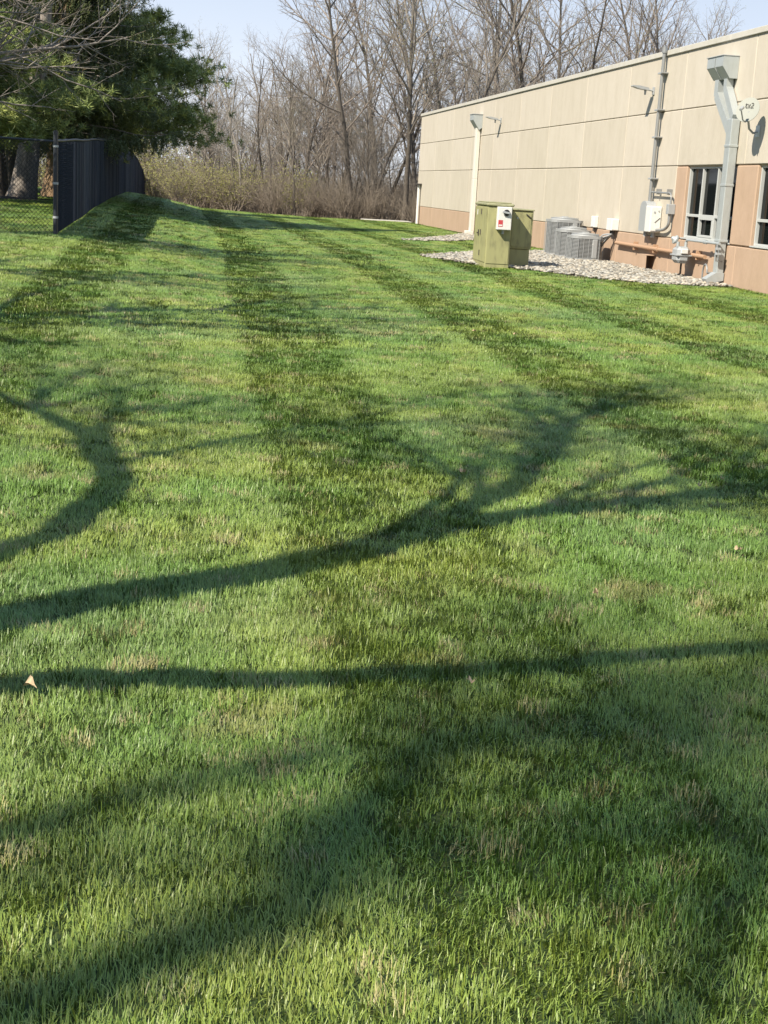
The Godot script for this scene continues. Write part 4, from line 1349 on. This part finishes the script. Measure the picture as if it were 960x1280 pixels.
func shrubs(r: RandomNumberGenerator):
	var protos := []
	for k in 5:
		var P := bare_params()
		P.segs = [5, 4, 2]; P.sides = [4, 3, 3]; P.kids = [8, 7]; P.ref = [2.2, 1.2]
		P.tip = [0.3, 0.4, 0.4]; P.bend = [0.2, 0.2, 0.2]; P.rise = [0.02, 0.02, 0.0]
		P.start = [0.12, 0.1]; P.angle = [0.6, 0.65]; P.ratio = [0.55, 0.5]; P.fall = [0.4, 0.4]
		P.kid_rad = [0.5, 0.5]; P.thin = [0.008, 0.006]; P.trunk_levels = 0
		P.tips = []
		var rr := RandomNumberGenerator.new()
		rr.seed = 2000 + k
		var cb := MB.new()
		for s in 15:
			var a := rr.randf() * TAU
			limb(cb, cb, Vector3(cos(a), 0, sin(a)) * rr.randf() * 0.35 + Vector3(0, -0.1, 0), Vector3(cos(a) * rr.randf() * 0.8, 1, sin(a) * rr.randf() * 0.8).normalized(), rr.randf_range(1.5, 2.7), 0.02, 0, P, rr)
		var lb := MB.new()
		for q in P.tips:
			for e in 2:
				var p: Vector3 = q[0] - q[1] * rr.randf() * 0.3
				var d := Vector3(rr.randf_range(-1, 1), rr.randf_range(-0.2, 1), rr.randf_range(-1, 1)).normalized()
				var w := d.cross(Vector3(rr.randf_range(-1, 1), rr.randf_range(-1, 1), 1)).normalized() * 0.022
				var tone := rr.randf_range(0.8, 1.2)
				lb.col = Color(0.27 * tone, 0.27 * tone, 0.075 * tone)
				lb.tri(p - w, p + w, p + d * 0.075)
		protos.append([cb.mesh(), lb.mesh(true)])
	for k in 150:
		var z := -70.8 - 20.0 * pow(k / 96.0, 1.3) - r.randf() * 1.5
		var x := lerpf(-0.4, 0.20 * -z, fposmod(k * 0.618, 1.0)) + r.randf_range(-0.3, 0.5)
		if x > WALL - 1.2 and z > -70.5: continue
		if k >= 96:    # the back rows, which close the view between the trunks
			z = -94.0 - 38.0 * fposmod(k * 0.382, 1.0)
			x = lerpf(-0.10 * -z, 0.24 * -z, (k - 96) / 54.0)
		if k < 7:      # a few past the end of the fence
			z = -101.0 - r.randf() * 4.0
			x = -3.4 + 0.7 * k
		var px := 224 + x / -z * 1780
		var green := px < 330.0 + r.randf_range(-40, 40)
		var t := thing("budding_shrub" if green else "bare_shrub", "yellow green budding shrub at the edge of the woods" if green else "brown leafless shrub at the foot of the woods", "shrub", on_ground(x, z), "budding shrubs beyond the lawn" if green else "leafless brush beyond the lawn")
		if k >= 96:
			tag(t, "big budding thicket deep among the woodland trunks" if green else "big brown thicket deep among the woodland trunks", "shrub", "thickets inside the woods")
		var i := r.randi() % 5
		var o := MeshInstance3D.new()
		o.mesh = protos[i][0]
		o.material_override = M.brush
		o.name = "stems"
		t.add_child(o, true)
		if green:
			var l := MeshInstance3D.new()
			l.mesh = protos[i][1]
			l.material_override = M.leafc
			l.name = "leaves"
			l.set_meta("kind", "stuff")
			t.add_child(l, true)
		t.rotation.y = r.randf() * TAU
		var sc := r.randf_range(0.6, 0.95) * (1.0 if k < 96 else 2.2)
		t.scale = Vector3(sc * 1.15, sc, sc * 1.15)

# ------------------------------------------------------------------ grass
# The stripes are only the way the blades lie; the colours below do not know about them.
# +1 where the mower laid the blades away from the viewer, -1 where it laid them back
func mown(x: float, z: float) -> float:
	var wob := 0.10 * n2.get_noise_2d(z * 9.0, 40.0) + 0.05 * n2.get_noise_2d(z * 45.0, x * 20.0)
	var drift := 0.30 * smoothstep(-8.0, -34.0, z)
	var u := fposmod((x - 0.52 - drift + wob) / 2.5, 1.0)
	return lerp_table([[0.0, 0.95], [0.03, -0.7], [0.25, -0.5], [0.39, -0.35], [0.44, 0.95], [0.55, 0.55], [0.7, 0.4], [0.85, 0.7], [1.0, 0.95]], u)

func grass():
	var r := RandomNumberGenerator.new()
	r.seed = 4242
	var kinds := []
	for k in 10:
		kinds.append(make_tuft(r, 85))
	var put := []
	for k in 10: put.append([])
	# [nearest z, farthest z, spacing, width scale, height scale]
	for band in [[1.0, -1.6, 0.12, 1.3, 1.0], [-1.6, -6.0, 0.058, 0.95, 1.0], [-6.0, -14.0, 0.08, 1.2, 1.0], [-14.0, -28.0, 0.12, 1.7, 1.0], [-28.0, -70.0, 0.2, 2.7, 1.05]]:
		var z: float = band[0]
		var s: float = band[2]
		while z > band[1]:
			var x0 := -0.135 * -z - 1.2
			var x1 := minf(0.43 * -z + 1.4, WALL - 0.02)
			var x := x0
			while x < x1:
				var px := x + r.randf_range(-0.6, 0.6) * s
				var pz := z + r.randf_range(-0.6, 0.6) * s
				x += s
				if pz < -26.0 and rocky(px, pz): continue
				if pz < -26.9 and absf(px - FX) < 0.04: continue
				var lay := mown(px, pz)
				if px < FX - 0.3 and pz < -26.9:
					lay = 0.2
				var coarse := n1.get_noise_2d(px * 55.0, pz * 55.0)
				var patch := n3.get_noise_2d(px * 110.0 + 500.0, pz * 110.0)
				var cool := n2.get_noise_2d(px * 30.0 - 700.0, pz * 30.0)
				var g := Color(0.128, 0.226, 0.038)
				g = g.lerp(Color(0.235, 0.300, 0.056), clampf(0.42 + coarse * 1.1, 0, 1))
				g = g.lerp(Color(0.150, 0.240, 0.076), clampf(cool * 1.1 - 0.1, 0, 0.5))
				g = g.lerp(Color(0.30, 0.245, 0.10), clampf((patch - 0.38) * 2.2, 0, 0.4))
				var t := r.randf_range(0.8, 1.22)
				if r.randf() < 0.045:
					g = g.lerp(Color(0.36, 0.30, 0.15), 0.7)
				var turn := (0.0 if lay * 0.95 > r.randf_range(-1.0, 1.0) else PI) + r.randfn() * 0.4
				var grow := r.randf_range(0.78, 1.2) * (1.0 + 0.25 * n2.get_noise_2d(px * 160.0, pz * 160.0))
				var w: float = band[3]
				put[r.randi() % 10].append([Transform3D(Basis(Vector3.UP, turn).scaled(Vector3(w, band[4] * grow, w)), on_ground(px, pz, -0.004)), Color(g.r * t, g.g * t, g.b * t)])
			z -= s
	var g := thing("lawn_grass", "short mown green grass in pale and dark stripes", "grass", Vector3.ZERO, "", "stuff")
	scatter(g, "grass_blades", kinds, put, M.grass)

# a tuft whose blades lie over toward -z
func make_tuft(r: RandomNumberGenerator, blades: int) -> ArrayMesh:
	var b := MB.new()
	for k in blades:
		var a := r.randf() * TAU
		var base := Vector3(cos(a), 0, sin(a)) * sqrt(r.randf()) * 0.062
		var az := r.randfn() * 0.7 + (PI if r.randf() < 0.14 else 0.0)
		var d := Vector3(sin(az), 0, -cos(az))
		var side := Vector3(cos(az), 0, sin(az)).rotated(Vector3.UP, r.randfn() * 0.4)
		var len := r.randf_range(0.018, 0.046)
		var w := r.randf_range(0.0008, 0.0016) * (1.9 if r.randf() < 0.08 else 1.0)
		var lean := clampf(0.5 + r.randfn() * 0.32, 0.03, 1.25)
		var s := r.randf_range(0.78, 1.25)
		b.col = Color(s * r.randf_range(0.92, 1.12), s, s * r.randf_range(0.8, 1.15))
		if r.randf() < 0.05:
			b.col = Color(3.0, 1.9, 3.2) * r.randf_range(0.6, 1.0)
		var p := base
		var last := []
		for i in 3:
			var th := lean * (0.55 + 0.45 * i)
			var dir := (Vector3.UP * cos(th) + d * sin(th)).normalized()
			var nn := side.cross(dir).normalized()
			if nn.y < 0: nn = -nn
			nn = (nn + Vector3(0, 0.25, 0)).normalized()
			var wi: float = w * [1.0, 0.95, 0.7][i]
			if last.size() > 0:
				b.stri(last[0], last[1], p + side * wi, last[2], last[2], nn)
				b.stri(last[0], p + side * wi, p - side * wi, last[2], nn, nn)
			last = [p - side * wi, p + side * wi, nn]
			p += dir * len / 3.0
		if k % 2:       # cut square by the mower
			b.stri(last[0], last[1], p + side * w * 0.5, last[2], last[2], last[2])
			b.stri(last[0], p + side * w * 0.5, p - side * w * 0.5, last[2], last[2], last[2])
		else:
			b.stri(last[0], last[1], p, last[2], last[2], last[2])
	return b.mesh(true)

func litter():
	var r := RandomNumberGenerator.new()
	r.seed = 66
	# where the photograph shows dead leaves on the grass: [x, z, size]
	for q in [[-0.42, -4.25, 0.045], [0.98, -4.3, 0.026], [1.62, -7.75, 0.03], [2.95, -7.55, 0.022], [3.16, -7.75, 0.022], [3.35, -15.9, 0.035], [3.8, -15.8, 0.03], [2.6, -6.1, 0.022], [1.7, -5.35, 0.025], [2.7, -11.6, 0.028]]:
		var b := MB.new()
		var rim := []
		for k in 10:
			var a := TAU * k / 10
			var rr: float = q[2] * 0.55 * (1.0 + 0.3 * r.randf_range(-1, 1)) * (1.2 if k % 5 == 0 else 1.0)
			rim.append(Vector3(cos(a) * rr, 0.012 * sin(2.0 * a) + r.randf_range(0, 0.014), sin(a) * rr * 0.75))
		var c := on_ground(q[0], q[1], 0.052)
		var tl := Basis.from_euler(Vector3(r.randf_range(-0.15, 0.15), r.randf() * TAU, r.randf_range(-0.15, 0.15)))
		for k in 10:
			b.tri(c, c + tl * rim[k], c + tl * rim[(k + 1) % 10], Vector3.UP)
		b.tube([c, c + tl * Vector3(q[2] * 1.0, 0.01, 0)], [0.0015, 0.001], 4)
		var o := part(self, "fallen_leaf", b, M.deadleaf)
		tag(o, "small dry tan leaf lying on the mown grass", "leaf", "dry leaves on the lawn")
